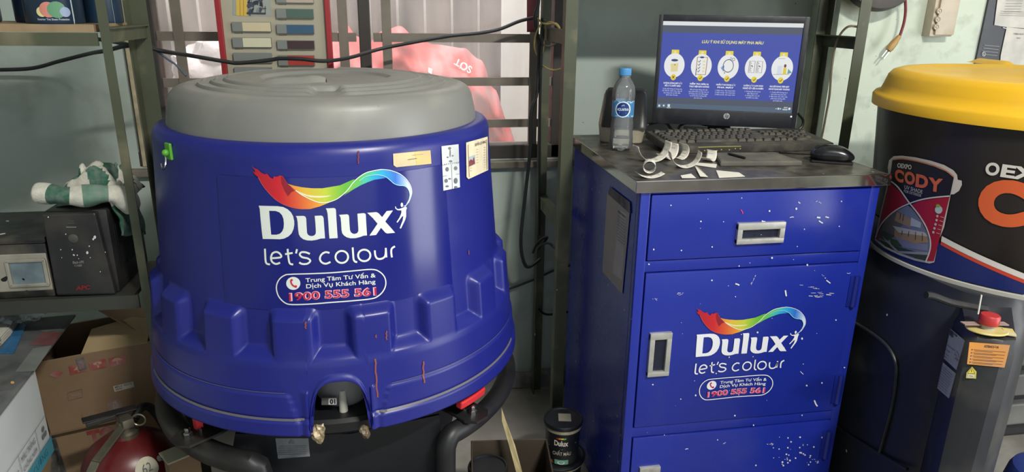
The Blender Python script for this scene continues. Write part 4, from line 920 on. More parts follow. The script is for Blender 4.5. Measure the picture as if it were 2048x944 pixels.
# ------------------------------------------------------------------ olive steel shelving
m_olive = mat('olive_paint', rgb(72, 77, 59), .5, var=.1, scale=7, dust=rgb(140, 132, 104), dustamt=.18, dscale=10, spots=rgb(190, 186, 168), spotscale=26, spotthr=.12, spotkeep=.9)
m_board = mat('shelf_board_wood', rgb(150, 128, 98), .7, var=.2, scale=16)
m_shelfd = mat('dark_shelf_steel', rgb(52, 54, 48), .6, var=.2, scale=8, dust=rgb(110, 104, 92), dustamt=.2)
def lpost(w, a, b, s=.033, t=.003, sx=1, sy=1, s2=None):
    """angle iron from a to b: legs along +x*sx and +y*sy"""
    a, b = Vector(a), Vector(b)
    s2 = s2 or s; pts = [(0, 0), (s2*sx, 0), (s2*sx, t*sy), (t*sx, t*sy), (t*sx, s*sy), (0, s*sy)]
    v = [p+Vector((x, y, 0)) for p in (a, b) for x, y in pts]; f = [tuple(range(6)), tuple(range(6, 12))]+[(i, (i+1) % 6, (i+1) % 6+6, i+6) for i in range(6)]
    w.add(v, f)
rk = thing('shelving_rack', (.9, 2.0, 0), 'olive steel shelving rack standing over the blue cabinet against the wall', 'rack')
YF, YR = 1.86, 2.175
for x0, sx in ((.463, 1), (1.335, -1)):
    for y, sy in ((YF, 1), (YR, -1)):
        if x0 > 1 and sy < 0: y = 2.06
        w = MB(); lpost(w, (x0, y, 0), (x0, y, 1.9), .033, .003, sx, sy); w.build('post', m_olive, rk)
w = MB()
def endbar(w, x, z, y0, y1, h=.032): w.box((x, (y0+y1)/2, z), (.004, y1-y0, h)); w.box((x+(.012 if x < 1 else -.012), (y0+y1)/2, z+h/2), (.026, y1-y0, .003))
for z in (1.222, .70): w = MB(); endbar(w, .470, z, YF+.002, YR-.002, .034); w.build('crossbar', m_olive, rk)
for z in (1.212, .70): w = MB(); endbar(w, 1.328, z, YF+.002, 2.058, .034); w.build('crossbar', m_olive, rk)
w = MB().box((.90, (YF+2.06)/2+.03, 1.385), (.90, .29, .018)); w.build('shelf', m_board, rk)
w = MB().box((.90, YF+.004, 1.365), (.86, .004, .034)); w.build('front_rail', m_olive, rk)
for z, bx_ in ((.455, .47),):
    pass
ls = thing('shelving_rack', (-1.1, 1.75, 0), 'olive steel shelving rack at the left with paint tins on its upper shelf', 'rack')
LT = Matrix.Translation((-.528, 1.5, 1.21)) @ Matrix.Rotation(R(-4.4), 4, 'Y')
def lean(z): return -.5315
w = MB(); lpost(w, (lean(0), 1.5, 0), (lean(1.6), 1.5, 1.6), .024, .003, 1, 1, .017); w.build('post', m_olive, ls)
w = MB(); lpost(w, (-.545, 1.725, 0), (-.545, 1.725, 1.6), .036, .003, 1, -1); w.build('post', m_olive, ls)
w = MB(); lpost(w, (-1.7, 1.5, 0), (-1.7, 1.5, 1.6), .024, .003, 1, 1); w.build('post', m_olive, ls)
w = MB(); lpost(w, (-1.7, 1.725, 0), (-1.7, 1.725, 1.6), .036, .003, 1, -1); w.build('post', m_olive, ls)
w = MB().box((-1.105, 1.5025, 1.229), (1.135, .005, .024)); w.build('front_rail', m_olive, ls)
w = MB().box((-.517, 1.612, 1.236), (.004, .22, .026)); w.box((-.520, 1.612, 1.250), (.022, .22, .003)); w.build('end_rail', m_olive, ls)
w = MB().box((-1.105, 1.612, 1.249), (1.125, .215, .014)); w.build('shelf', m_board, ls)
w = MB().box((-1.115, 1.5025, .690), (1.15, .005, .030)); w.build('front_rail', m_shelfd, ls)
w = MB().box((-1.115, 1.612, .700), (1.13, .215, .010)); w.build('shelf', m_shelfd, ls)
w = MB().box((-.518, 1.612, .688), (.004, .22, .028)); w.build('end_rail', m_shelfd, ls)
# paint tins on the upper shelf
m_tin = mat('navy_tin', rgb(26, 46, 66), .35, var=.15, scale=6)
def tin(x, y, r, h, label, logo_=0):
    t = thing('paint_tin', (x, y, 1.256), label, 'paint tin', 'navy paint tins on the upper left shelf')
    c = (x, y, 1.256); w = MB(); w.lathe([(r*.96, 0), (r, .004), (r, h)], c, 40); w.build('tin_body', m_tin, t, sm=True)
    w = MB(); w.lathe([(r+.003, h-.002), (r+.004, h+.004), (r+.002, h+.012), (r-.01, h+.012)], c, 40); w.build('tin_lid', mat('pale_lid', rgb(160, 170, 176), .4, var=.05), t, sm=True)
    a0 = math.atan2(-y, -x)
    fn = lambda u, v, off: Vector((x+(r+off)*math.cos(a0+u), y+(r+off)*math.sin(a0+u), 1.256+v))
    if logo_:
        w = MB()
        for i, (u, v, q, c1) in enumerate(((-.42, .022, .009, (216, 208, 150)), (-.20, .026, .014, (200, 128, 112)), (.08, .026, .015, (88, 140, 104)), (.34, .022, .009, (140, 156, 184)))): w.ink([[(u+q/r*math.cos(k*.3), v+q*math.sin(k*.3)) for k in range(21)]], fn, rgb(*c1), .0008+i*.0003, .1)
        w.text('Exterior Tint Sheen Protection', fn, (-.6, .007), (.45, .007), .0036, rgb(170, 180, 190), .001, .02, (0, 1)); w.line([(.62, .0), (.6, .08)], .05, fn, rgb(176, 186, 190), .001)
        w.build('printed_label', m_ink, t, recalc=False)
    else:
        w = MB()
        for k in range(3): w.ink([ell(.15, .012+k*.016, .03, .0035, 10)], fn, rgb(196, 206, 214), .0008)
        w.line([(.55, .0), (.48, .1)], .02, fn, rgb(120, 136, 146), .0008); w.build('printed_label', m_ink, t, recalc=False)
    return t
tin(-.815, 1.59, .072, .15, 'navy paint tin with four coloured blobs printed on it, leftmost on the upper shelf', 1)
tin(-.690, 1.64, .042, .13, 'narrow dark paint tin between the blob-printed tin and the wide one', 0)
tin(-.628, 1.56, .05, .14, 'wide navy paint tin left of the green shelf post', 1)
tin(-.572, 1.644, .038, .14, 'navy paint tin with white marks seen right of the green shelf post', 0)
# ------------------------------------------------------------------ power backup unit on the lower shelf
m_ups = mat('charcoal_plastic', rgb(34, 34, 36), .5, var=.12, scale=9, dust=rgb(72, 68, 62), dustamt=.3, dscale=12, spots=rgb(190, 190, 186), spotscale=34, spotthr=.13, spotkeep=.93)
ux0, ux1, uy0, uy1, uz0, uz1 = -.700, -.582, 1.506, 1.715, .706, .89
up_ = thing('power_backup_unit', ((ux0+ux1)/2, (uy0+uy1)/2, uz0), 'black uninterruptible power supply box on the left shelf under the towel', 'power supply')
w = MB(); w.box(((ux0+ux1)/2, (uy0+uy1)/2+.008, (uz0+uz1)/2), (ux1-ux0, uy1-uy0-.016, uz1-uz0), bev=.004); w.build('case', m_ups, up_, sm=True)
w = MB(); w.prism([(ux0, uz0+.004), (ux1-.004, uz0), (ux1-.016, uz1-.002), (ux0+.002, uz1-.002)], .016, lambda u, v, h: Vector((u, uy0+h, v))); o = w.build('front_bezel', m_ups, up_); bv = o.modifiers.new('bevel', 'BEVEL'); bv.width = .004; bv.segments = 2
UPl = Plane((0, uy0-.0005, 0), (1, 0, 0), (0, 0, 1)); uf = UPl.px
w = MB(); c = UPl.at(147, 477); w.lathe([(.0095, 0), (.0095, .002), (.0075, .003), (.0, .003)], (c[0], uy0, c[1]), 24, M=Matrix.Rotation(R(90), 4, 'X')); w.build('power_button', mat('grey_button', rgb(74, 72, 68), .4, var=.05), up_, sm=True)
w = MB(); G_ = rgb(130, 130, 128)
w.text('Back-UPS', uf, (146, 527), (168, 526), 5, G_, .001, .02, (0, -1)); w.text('1100', uf, (150, 533), (164, 532.6), 4, G_, .001, .02, (0, -1))
w.line([(133,454),(153,454)], 1.6, uf, G_, .001); w.line([(138,442),(148,442)], 1.1, uf, rgb(90, 90, 90), .001); w.line([(136,446),(150,446)], 1.1, uf, rgb(90, 90, 90), .001)
w.text('APC', uf, (152, 580), (181, 578), 8, rgb(120, 30, 36), .001, .05, (0, -1))
w.build('printed_marks', m_ink, up_, recalc=False); w = MB()
for x, y, r in ((190,474,3.4),(187,478,2.4),(175,505,3),(179,492,1.6),(155,510,1.5),(158,517,1),(132,468,1.3),(145,499,1.5),(97,434,1.6),(201,543,1.2),(122,499,1.2),(211,504,1.2),(181,515,1.1),(124,515,1)): w.ink([ell(x, y, r*.8, r, 9)], uf, rgb(206, 206, 200), .0012)
tag(w.build('paint_specks', m_ink, up_, recalc=False), kind='stuff')
w = MB()
for k in range(16): w.box((ux1+.0004, 1.545+k*.010, .80), (.002, .004, .10))
w.build('side_vents', m_rubber, up_)
# towel
m_towel = mat('terry_cloth', (.4, .4, .4), .95, var=.12, scale=60, bump=.35, bscale=260, attr=True)
GR, WT = rgb(38, 92, 70), rgb(206, 204, 190)
w = MB(); n = 56; m = 20
path = [Vector(q) for q in smooth([tuple(onY(x, y, 1.52)+Vector((0, dy, 0))) for x, y, dy in ((82,381,-.02),(110,383,-.02),(140,387,-.02),(170,390,-.01),(200,388,.0),(228,391,.01),(246,404,.02),(254,424,.03))], 8)]
n = len(path)-1; v = []
for i, p in enumerate(path):
    t = (path[min(n, i+1)]-path[max(0, i-1)]).normalized(); a = Vector((0, 1, 0)); a = (a-t*a.dot(t)).normalized(); b = t.cross(a)
    for k in range(m):
        an = 2*math.pi*k/m; r = .0172*(1+.15*math.sin(i*.3))*(1+.18*noise.noise(Vector((p.x*22, math.cos(an)*1.2, math.sin(an)*1.2))))*(1.0 if 0 < i < n else .4)
        v.append(p+(a*math.cos(an)*1.25+b*math.sin(an))*r)
fs = [(i*m+k, i*m+(k+1) % m, (i+1)*m+(k+1) % m, (i+1)*m+k) for i in range(n) for k in range(m)]
o = len(w.f); w.add(v, fs)
for i in range(n):
    px_ = path[i].x; c1 = WT if px_ < -.672 else GR if px_ < -.637 else WT if px_ < -.617 else rgb(92, 128, 108) if px_ < -.576 else WT
    for k in range(m): w.c[o+i*m+k] = c1
hc = onY(200, 372, 1.60)
def heap(u, q):
    x = (u-.5)*.145; y = (q-.5)*.10; e = max(0, 1-(2*u-1)**2)*max(0, 1-(2*q-1)**2)
    h = .06*e**.5+.03*noise.noise(Vector((u*4.2, q*3.6, 2.2)))*e**.3+.012*noise.noise(Vector((u*11, q*9, 7)))
    return Vector((hc.x+x+.02*noise.noise(Vector((u*4, q*4, 5))), 1.60+y, uz1+.002+max(0, h)+.012*u))
w.grid(heap, 44, 34, col=lambda u, q: (WT if (int(u*4.2+q*1.5)+int(q*3.2)) % 2 else GR))
hx = onY(262, 430, 1.60)
def fall(u, q):
    p = Vector((ux1-.01+.03*math.sin(min(q*2.2, 1.5)), 1.53+.13*u, uz1+.03-.13*q*(.7+.3*u)))
    return p+Vector((.012*noise.noise(Vector((u*6, q*3, 3))), 0, .012*noise.noise(Vector((u*5, 1, 3)))))
w.grid(fall, 24, 24, col=lambda u, q: (GR if q > .28 or u > .5 else WT))
o = w.build('towel', m_towel, sm=True, ang=120, solid=.004)
tag(o, 'crumpled green and white checked towel on the black power supply', 'towel')
me = o.data; bb = bmesh.new(); bb.from_mesh(me); bmesh.ops.remove_doubles(bb, verts=bb.verts, dist=.0004); bb.to_mesh(me); bb.free()
# paint-splattered steel box
m_spl = mat('splattered_black_steel', rgb(34, 34, 36), .45, .3, var=.3, scale=8, dust=rgb(130, 122, 104), dustamt=.3, dscale=10, spots=rgb(208, 206, 196), spotscale=30, spotthr=.3, spotkeep=.7)
sx0, sx1 = -.93, -.706
sb = thing('tool_box', ((sx0+sx1)/2, 1.63, .706), 'paint-splattered black steel box with a scraped metal front beside the power supply', 'box')
w = MB().box(((sx0+sx1)/2, 1.615, .765), (sx1-sx0, .20, .118), bev=.003); w.build('box_body', m_spl, sb, sm=True)
w = MB().box(((sx0+sx1)/2, 1.615, .832), (sx1-sx0+.006, .208, .012), bev=.003); w.build('box_lid', m_spl, sb, sm=True)
w = MB()
for a, b in ((-.928, -.782), (-.780, -.706)): w.box(((a+b)/2, 1.5145, .828), (b-a, .003, .004))
w.build('lid_trim', m_chrome, sb)
m_scr2 = mat('scraped_painted_metal', rgb(150, 146, 134), .4, .5, var=.3, scale=14, dust=rgb(206, 200, 184), dustamt=.5, dscale=12, spots=rgb(40, 40, 40), spotscale=24, spotthr=.35, spotkeep=.6)
w = MB(); w.box(((sx0+sx1)/2, 1.517, .762), (sx1-sx0-.004, .006, .082), bev=.002); w.build('front_plate', m_scr2, sb)
w = MB(); zc_ = .762; cx_ = -.748
for d, s in (((0, .027), (.074, .007)), ((0, -.027), (.074, .007)), ((-.035, 0), (.007, .055)), ((.035, 0), (.007, .055))): w.box((cx_+d[0], 1.512, zc_+d[1]), (s[0], .006, s[1]), bev=.0015)
w.build('raised_frame', m_scr2, sb); w = MB().box((cx_, 1.5135, zc_), (.062, .001, .047)); w.build('window_plate', mat('bluish_worn_metal', rgb(128, 144, 152), .35, .5, var=.35, scale=22, spots=rgb(30, 30, 32), spotscale=26, spotthr=.4, spotkeep=.7), sb)
# loose cardboard pieces and boxes under the shelf
m_card = mat('old_cardboard', rgb(116, 94, 70), .85, var=.14, scale=6, bump=.15, dust=rgb(92, 72, 52), dustamt=.35, dscale=6)
m_card2 = mat('paler_cardboard', rgb(150, 130, 96), .85, var=.12, scale=8)
def carton(name, origin, yaw, roll_, wd, dp, ht, label, cat, prints, m=m_card, flaps=()):
    M = Matrix.Translation(origin) @ Matrix.Rotation(yaw, 4, 'Z') @ Matrix.Rotation(roll_, 4, 'Y')
    c = M @ Vector((wd/2, dp/2, 0)); t = thing(name, c, label, cat)
    w = MB(); b = bmesh.new(); T = .004
    w.box((wd/2, dp/2, T/2), (wd, dp, T), M=M)
    for cc, s in (((wd/2, T/2, ht/2), (wd, T, ht)), ((wd/2, dp-T/2, ht/2), (wd, T, ht)), ((T/2, dp/2, ht/2), (T, dp, ht)), ((wd-T/2, dp/2, ht/2), (T, dp, ht))): w.box(cc, s, M=M, bev=.0015, seg=1)
    w.build('carton_walls', m, t)
    for k, pts in enumerate(flaps):
        w = MB(); P = [M @ Vector(p) for p in pts]; w.add(P, [tuple(range(len(P)))]); w.build('flap', (m_card2, m)[k % 2], t, solid=.004)
    if prints:
        w = MB(); prints(w, lambda u, v, off=0: M @ Vector((u, -off-.0006, v))); w.build('printed_marks', m_paper, t, recalc=False)
    return t, M
RD, BR = rgb(124, 44, 34), rgb(76, 50, 38)
def pr1(w, fn):
    W_, H_ = .244, .19
    w.ink([[(.030,.150),(.044,.160),(.058,.150),(.044,.139)]], fn, RD, .0005)
    for x in (.070, .110, .150):
        w.ink([[(x,.140),(x+.034,.142),(x+.034,.164),(x,.162)]], fn, RD, .0005)
    w.line([(.088,.144),(.088,.158)], .003, fn, rgb(150, 110, 80), .001); w.ink([[(.078,.150),(.098,.150),(.088,.160)]], fn, rgb(150, 110, 80), .001)
    w.line([(.127,.145),(.127,.158)], .003, fn, rgb(150, 110, 80), .001); w.ink([ell(.127, .156, .009, .004, 12)], fn, rgb(150, 110, 80), .001)
    w.line([(.166,.144),(.166,.156)], .002, fn, rgb(150, 110, 80), .001); w.ink([[(.155,.153),(.160,.159),(.166,.161),(.172,.159),(.178,.153)]], fn, rgb(150, 110, 80), .001)
    w.ink([[(.088,.146),(.104,.147),(.104,.178),(.088,.177)]], fn, rgb(44, 34, 32), .0014); w.text('TOA', fn, (.100,.150), (.100,.172), .009, rgb(120, 60, 46), .0018, .03)
    w.ink([[(.146,.076),(.188,.078),(.188,.093),(.146,.091)]], fn, rgb(168, 160, 142), .0005); w.text('MB216 102X10', fn, (.149,.085), (.184,.087), .0045, rgb(40, 34, 30), .001, .03); w.text('GRAS', fn, (.149,.079), (.163,.080), .004, rgb(40, 34, 30), .001, .03)
    w.line([(.053,.078),(.082,.080),(.084,.100),(.055,.098)], .0014, fn, BR, .0005, True); w.ink([ell(.069, .090, .010, .005, 12)], fn, rgb(110, 84, 60), .0005)
    w.ink([ell(.140, .042, .016, .017, 20)], fn, rgb(96, 54, 40), .0005); w.text('TOA', fn, (.146,.032), (.146,.054), .010, rgb(140, 108, 78), .001, .02)
    w.text('12 X', fn, (.070,.026), (.112,.028), .014, rgb(112, 78, 50), .0005, .0)
Tb, MB1 = carton('cardboard_box', (-.791, 1.548, .352), R(13), R(-3), .244, .20, .185, 'open brown cardboard box with red handling symbols under the left shelf', 'box', pr1, flaps=(
    [(.10, .0, .184), (.235, .0, .182), (.24, .085, .205), (.205, .09, .215), (.12, .06, .215)], [(.236, .02, .184), (.236, .19, .184), (.10, .20, .262), (.115, .12, .255)]))
def pr2(w, fn):
    for k in range(5): w.ink([[(.085+(k % 2)*.008,.03+k*.028),(.10+(k % 2)*.008,.03+k*.028),(.107+(k % 2)*.004,.058+k*.028),(.092+(k % 2)*.004,.058+k*.028)]], fn, rgb(26, 22, 20), .0005)
    w.ink([[(.106,.0),(.118,.0),(.112,.19),(.103,.19)]], fn, rgb(32, 27, 24), .0005)
    w.text('TOA', fn, (.176,.135), (.262,.138), .036, rgb(112, 40, 36), .0005, .06)
carton('cardboard_box', (-.895, 1.545, .155), R(13), R(-2), .33, .22, .192, 'lower brown cardboard box with black stripes and a red letter behind the extinguisher', 'box', pr2)
carton('cardboard_box', (-.93, 1.56, 0), R(8), 0, .37, .13, .15, 'bottom cardboard box on the floor carrying the two brown boxes above', 'box', None)
# white carton at lower left with printed side
A_, B_ = Vector((-.7025, 1.2, .6)), Vector((-.719, 1.405, .6)); cw = .32
yv = (B_-A_).normalized(); xv = Vector((-yv.y, yv.x, 0))   # to the left
m_wc = mat('white_carton', rgb(186, 190, 190), .6, var=.05, scale=6)
wc = thing('carton', A_+xv*cw/2+Vector((0, 0, -.196)), 'white cardboard carton with a teal band and grey lettering, lower left', 'carton')
Mw = Matrix(((xv.x, yv.x, 0, B_.x), (xv.y, yv.y, 0, B_.y), (0, 0, 1, .404), (0, 0, 0, 1)))
w = MB(); w.box((cw/2, -.21, .098), (cw, .42, .196), bev=.002, M=Mw); w.build('carton_body', m_wc, wc)
WP = Plane(B_+Vector((.0012, 0, -.196)), -yv, (0, 0, 1)); wf = lambda u, v, off=0: WP.o+WP.ux*u+WP.uy*v-xv*(off+.0012)
w = MB(); TL_ = rgb(70, 140, 158); GL = rgb(110, 116, 118)
w.ink([[(.0,.0),(.42,.0),(.42,.036),(.0,.036)]], wf, TL_, 0)
for z in (.036, .088): w.line([(.0, z), (.42, z)], .0012, wf, GL, .0004)
for x in (.06, .145, .25): w.line([(x, .036), (x, .088)], .0012, wf, GL, .0004)
# lettering runs towards the viewer's left edge of the side, away from the far corner
w.text('MÀU TRẮNG', wf, (.137, .066), (.070, .066), .012, GL, .0006, .0, (0, 1)); w.text('CHỐNG NẤM', wf, (.137, .046), (.070, .046), .010, GL, .0006, .0, (0, 1)); w.text('IONG', wf, (.20, .052), (.155, .052), .012, GL, .0006, .0, (0, 1))
for u, v in ((.022, .056), (.034, .056), (.028, .070)): w.ink([ell(u, v, .006, .006, 14)], wf, GL, .0006)
w.text('BÁN DÁN CƯỜNG', wf, (.20, .012), (.03, .012), .014, rgb(50, 110, 128), .0006, .0, (0, 1))
w.build('printed_marks', m_ink, wc, recalc=False)
# grey printed board lying on the carton
bd = [onZ(x, y, .606) for x, y in ((151,629),(69,738),(0,827))]
d_ = (bd[0]-bd[2]).normalized(); s_ = Vector((-d_.y, d_.x, 0)); p0 = bd[2]-d_*.12
m_bd = mat('printed_grey_board', (.1, .1, .1), .55, var=.2, scale=9, attr=True)
w = MB(); LB = (bd[0]-p0).length; bf = lambda u, v, off=0: p0+d_*u+s_*v+Vector((0, 0, .0045+off-.004))
w.prism([(0, 0), (LB, 0), (LB, .26), (0, .26)], .004, lambda u, v, h: p0+d_*u+s_*v+Vector((0, 0, -.004+h)), rgb(62, 66, 66))
bpx = lambda x, y, off=0: onZ(x, y, .6066+off)
for poly, c1 in (([(86,663),(124,664),(105,691),(58,690)], (96, 42, 44)), ([(66,697),(104,690),(70,742),(30,744)], (100, 104, 100)), ([(66,650),(96,634),(140,634),(122,660),(85,664)], (76, 84, 80)), ([(0,757),(40,748),(58,752),(24,778),(0,782)], (40, 42, 42)), ([(0,790),(12,794),(3,806)], (46, 48, 48))): w.ink([poly], bpx, rgb(*c1), 0)
w.ink([ell(25, 765, 4, 2.6, 12)], bpx, rgb(226, 170, 70), .0004); w.line([(170,640),(178,650)], .8, bpx, rgb(140, 140, 140), .0) if False else None
o = w.build('display_board', m_bd, recalc=False); tag(o, 'dark grey printed board with a red patch lying on the white carton', 'board')
w = MB()
for k in range(14):
    dx = .003*math.sin(k*2.3); w.prism([(p.x+dx, p.y+dx*.5) for p in (onZ(0, 636, .61), onZ(40, 637, .61), onZ(18, 670, .61), onZ(0, 690, .61))], .0012, lambda u, v, h, k=k: Vector((u, v, .6075+k*.0014+h)))
tag(w.build('paper_stack', mat('white_sheets', rgb(196, 194, 182), .7, var=.06)), 'stack of white sheets on the grey board at the left edge', 'paper')
w = MB(); P = [onZ(x, y, .6085) for x, y in ((20,674),(36,640),(52,651),(28,706),(-6,706))]
w.prism([(p.x, p.y) for p in P], .003, lambda u, v, h: Vector((u, v, .6072+h-.0004))); tag(w.build('plastic_sheet', mat('blue_plastic_film', rgb(52, 104, 146), .3, var=.25, scale=20, bump=.5)), 'blue plastic packet sticking out from under the white sheets', 'packet')
w = MB(); P = [onZ(x, y, .628) for x, y in ((-8,622),(50,618),(64,630),(40,640),(-8,636))]; c = sum(P, Vector())/5
def film(u, q): return Vector((c.x-.075+.14*u, c.y-.05+.075*q, .629+.014*noise.noise(Vector((u*6, q*5, 1)))+.006*noise.noise(Vector((u*18, q*14, 3)))))
w.grid(film, 30, 14); m_f = D.materials.new('clear_film'); m_f.use_nodes = True; b_ = m_f.node_tree.nodes['Principled BSDF']; b_.inputs['Base Color'].default_value = (.6, .66, .7, 1); b_.inputs['Alpha'].default_value = .45; b_.inputs['Roughness'].default_value = .15
tag(w.build('plastic_film', m_f, sm=True), 'crinkled clear plastic film over the white sheets', 'plastic')
# fire extinguisher
m_ext = mat('extinguisher_red', rgb(84, 20, 22), .35, var=.15, scale=5, dust=rgb(80, 44, 40), dustamt=.3)
ec = Vector((-.597, 1.375, 0)); ec = Vector((-.574, 1.398, 0)); ex = thing('fire_extinguisher', ec, 'red fire extinguisher with lever valve standing below the brown boxes', 'extinguisher')
w = MB(); w.lathe([(.088, .0), (.092, .006), (.092, .345), (.088, .377), (.074, .405), (.05, .423), (.024, .431), (.022, .439)], ec, 48); w.build('cylinder', m_ext, ex, sm=True)
m_brass = mat('dull_metal', rgb(126, 122, 106), .35, .8, var=.2, scale=30)
ev = ec+Vector((.006, .0, .428)); w = MB(); w.lathe([(.022, 0), (.022, .012), (.017, .016), (.017, .036), (.012, .04)], ev, 24); w.box((ev.x, ev.y, ev.z+.040), (.022, .05, .022), R(35), .004); vl = w.build('valve', m_brass, ex, sm=True)
h0 = ev+Vector((.004, .012, .05)); w = MB(); w.bar(h0+Vector((.012, .012, .004)), h0+Vector((-.075, -.035, .008)), .022, .004, bev=.0015); w.bar(h0+Vector((-.02, -.01, .002)), h0+Vector((-.07, -.034, .0)), .020, .012, bev=.003); w.build('carry_handle', m_black, ex)
w = MB(); a = ev+Vector((.002, -.01, .036)); w.bar(a, a+Vector((-.034, -.075, -.035)), .020, .004, bev=.0015); w.bar(a+Vector((-.034, -.075, -.035)), a+Vector((-.041, -.090, -.05)), .020, .004, bev=.0015); w.build('squeeze_lever', m_brass, ex)
w = MB(); w.tube([ev+Vector((.03+.013*math.cos(k*.42), -.008, .042+.013*math.sin(k*.42))) for k in range(15)], .0022, 8, closed=True); w.build('pull_ring', m_brass, ex, sm=True)
w = MB(); w.tube([Vector(q) for q in smooth([tuple(ev+Vector(q)) for q in ((.012,.01,.03),(.02,.04,.042),(.03,.07,.02),(.045,.085,-.04),(.055,.09,-.12),(.055,.088,-.25))], 6)], .009, 10); w.build('hose', m_rubber, ex, sm=True)
tn = math.atan2(-ec.y, -ec.x)+.35
def efn(u, v, off=0):
    r_, z_ = .092, .19
    t = v; 
    prof_ = [(.092, .345), (.088, .377), (.074, .405), (.05, .423)]; 
    k = max(0, min(2.999, t*3)); i = int(k); f_ = k-i; r_ = prof_[i][0]+(prof_[i+1][0]-prof_[i][0])*f_; z_ = prof_[i][1]+(prof_[i+1][1]-prof_[i][1])*f_
    a = tn+u; return ec+Vector(((r_+off)*math.cos(a), (r_+off)*math.sin(a), z_+off*.8))
w = MB(); w.ink([[(.27*math.cos(k*.2618), .44+.27*math.sin(k*.2618)) for k in range(24)]], efn, rgb(176, 170, 146), .0015, .08); w.text('62', efn, (-.11, .36), (.10, .36), .2, rgb(30, 28, 26), .0028, .0, (0, 1))
w.ink([ell(.36, .5, .06, .07, 14)], efn, rgb(150, 150, 140), .0015); w.line([(.36,.48),(.44,.40),(.47,.2)], .03, efn, rgb(150, 150, 140), .0015)
w.build('number_sticker', m_paper, ex, recalc=False)
# paper and junk beside the extinguisher
w = MB(); c = onZ(362, 905, .42); w.box((c.x, c.y, .4215), (.07, .05, .004), R(35), .001); tag(w.build('torn_card', mat('pale_card', rgb(150, 148, 128), .8, var=.1)), 'torn pale card wedged by the black bumper tube above the extinguisher', 'card')
w = MB().box((c.x, c.y, .2095), (.06, .04, .419), R(30), .002); tag(w.build('cardboard_post', m_card), 'standing strip of brown cardboard holding up the torn pale card', 'cardboard')

# ------------------------------------------------------------------ buckets on the floor between machine and cabinet
m_bk = mat('bucket_black', rgb(24, 26, 32), .4, var=.15, scale=10, dust=rgb(76, 74, 68), dustamt=.3)
m_rimp = mat('paint_crusted_rim', rgb(150, 144, 122), .6, var=.35, scale=40)
def bucket(c, r, h, label, txt=True, patch=True):
    c = Vector(c); t = thing('paint_bucket', c, label, 'bucket')
    w = MB(); w.lathe([(r*.84, 0), (r*.86, .003), (r*.96, h*.93)], c, 40); w.build('bucket_body', m_bk, t, sm=True)
    w = MB(); w.lathe([(r*.965, h*.80), (r*1.0, h*.82), (r*1.0, h*.92), (r*.97, h*.93)], c, 40); w.build('collar', m_rimp, t, sm=True)
    w = MB(); w.lathe([(r*1.0, h*.90), (r*1.05, h*.91), (r*1.06, h*.98), (r*1.03, h), (r*.95, h), (r*.92, h*.975), (0.0005, h*.975)], c, 48); ld = w.build('bucket_lid', m_bk, t, sm=True, ang=40)
    if patch:
        w = MB(); a = r*.42; w.box(c+Vector((r*.1, r*.06, h*.975+.0008)), (a*1.6, a*1.7, .001), R(-12)); w.build('paper_patch', mat('dusty_paper_patch', rgb(128, 124, 110), .8, var=.15, scale=30), ld)
    a0 = math.atan2(-c.y, -c.x); fn = lambda u, v, off=0: c+Vector(((r*(.86+.1*v/h/.93)+off)*math.cos(a0+u), (r*(.86+.1*v/h/.93)+off)*math.sin(a0+u), v))
    if txt:
        w = MB(); w.text('Dulux', fn, (-.45, h*.52), (.35, h*.52), h*.13, rgb(206, 204, 190), .0012, .03, (0, 1)); w.line([(-.9, h*.45), (0, h*.42), (.9, h*.55)], .0018, fn, rgb(110, 116, 120), .0012)
        w.text('CHẤT MÀU', fn, (-.55, h*.27), (.55, h*.27), h*.085, rgb(186, 180, 160), .0012, .01, (0, 1))
        for k, c1 in enumerate(((150, 40, 40), (200, 120, 50), (200, 190, 70), (100, 160, 80))): w.ink([[(-.35+k*.14, h*.68), (-.21+k*.14, h*.69), (-.19+k*.14, h*.73), (-.33+k*.14, h*.72)]], fn, rgb(*c1), .0012)
        w.ink([[(-.42, .004), (.42, .004), (.42, h*.15), (-.42, h*.15)]], fn, rgb(110, 160, 140), .0012, .1); w.ink([ell(-.02, h*.08, .22, h*.045, 14)], fn, rgb(225, 228, 220), .0016); w.ink([[(-.9, .004), (-.5, .004), (-.6, h*.12)]], fn, rgb(190, 110, 50), .0012)
        w.build('printed_label', m_ink, t, recalc=False)
    return t
bucket((.437, 1.672, .0), .075, .09, 'low wide paint bucket under the smaller bucket beside the cabinet', False, False)
bucket((.445, 1.655, .09), .052, .125, 'small black paint bucket stacked on a wider one beside the blue cabinet')
w = MB(); w.box((.375, 1.69, .004), (.02, .04, .007), R(20)); 
# open carton with buckets under the machine
ca = [onZ(x, y, .30) for x, y in ((1004,817),)][0]
t, Mc = carton('cardboard_box', (.155, 1.36, 0), R(-6), 0, .20, .22, .22, 'open carton under the right side of the machine holding two black buckets', 'box', None, mat('dark_cardboard', rgb(66, 56, 44), .9, var=.2, scale=8))  # this carton is a darker brown than the other boxes
bucket((.212, 1.50, .005), .048, .19, 'black bucket inside the open carton, behind the paper-patched one', False, False)
bucket((.285, 1.42, .005), .05, .15, 'black bucket with a grey paper patch inside the open carton', False, True)
w = MB(); P = [onZ(x, y, z) for x, y, z in ((1003,815,.33),(1012,842,.30),(1030,890,.24),(1046,950,.17),(1034,950,.17),(1018,890,.24),(1004,842,.30))]
w.add(P, [tuple(range(7))]); fl = w.build('torn_flap', mat('pale_torn_edge', rgb(176, 162, 120), .8, var=.2, scale=40), t, solid=.004)
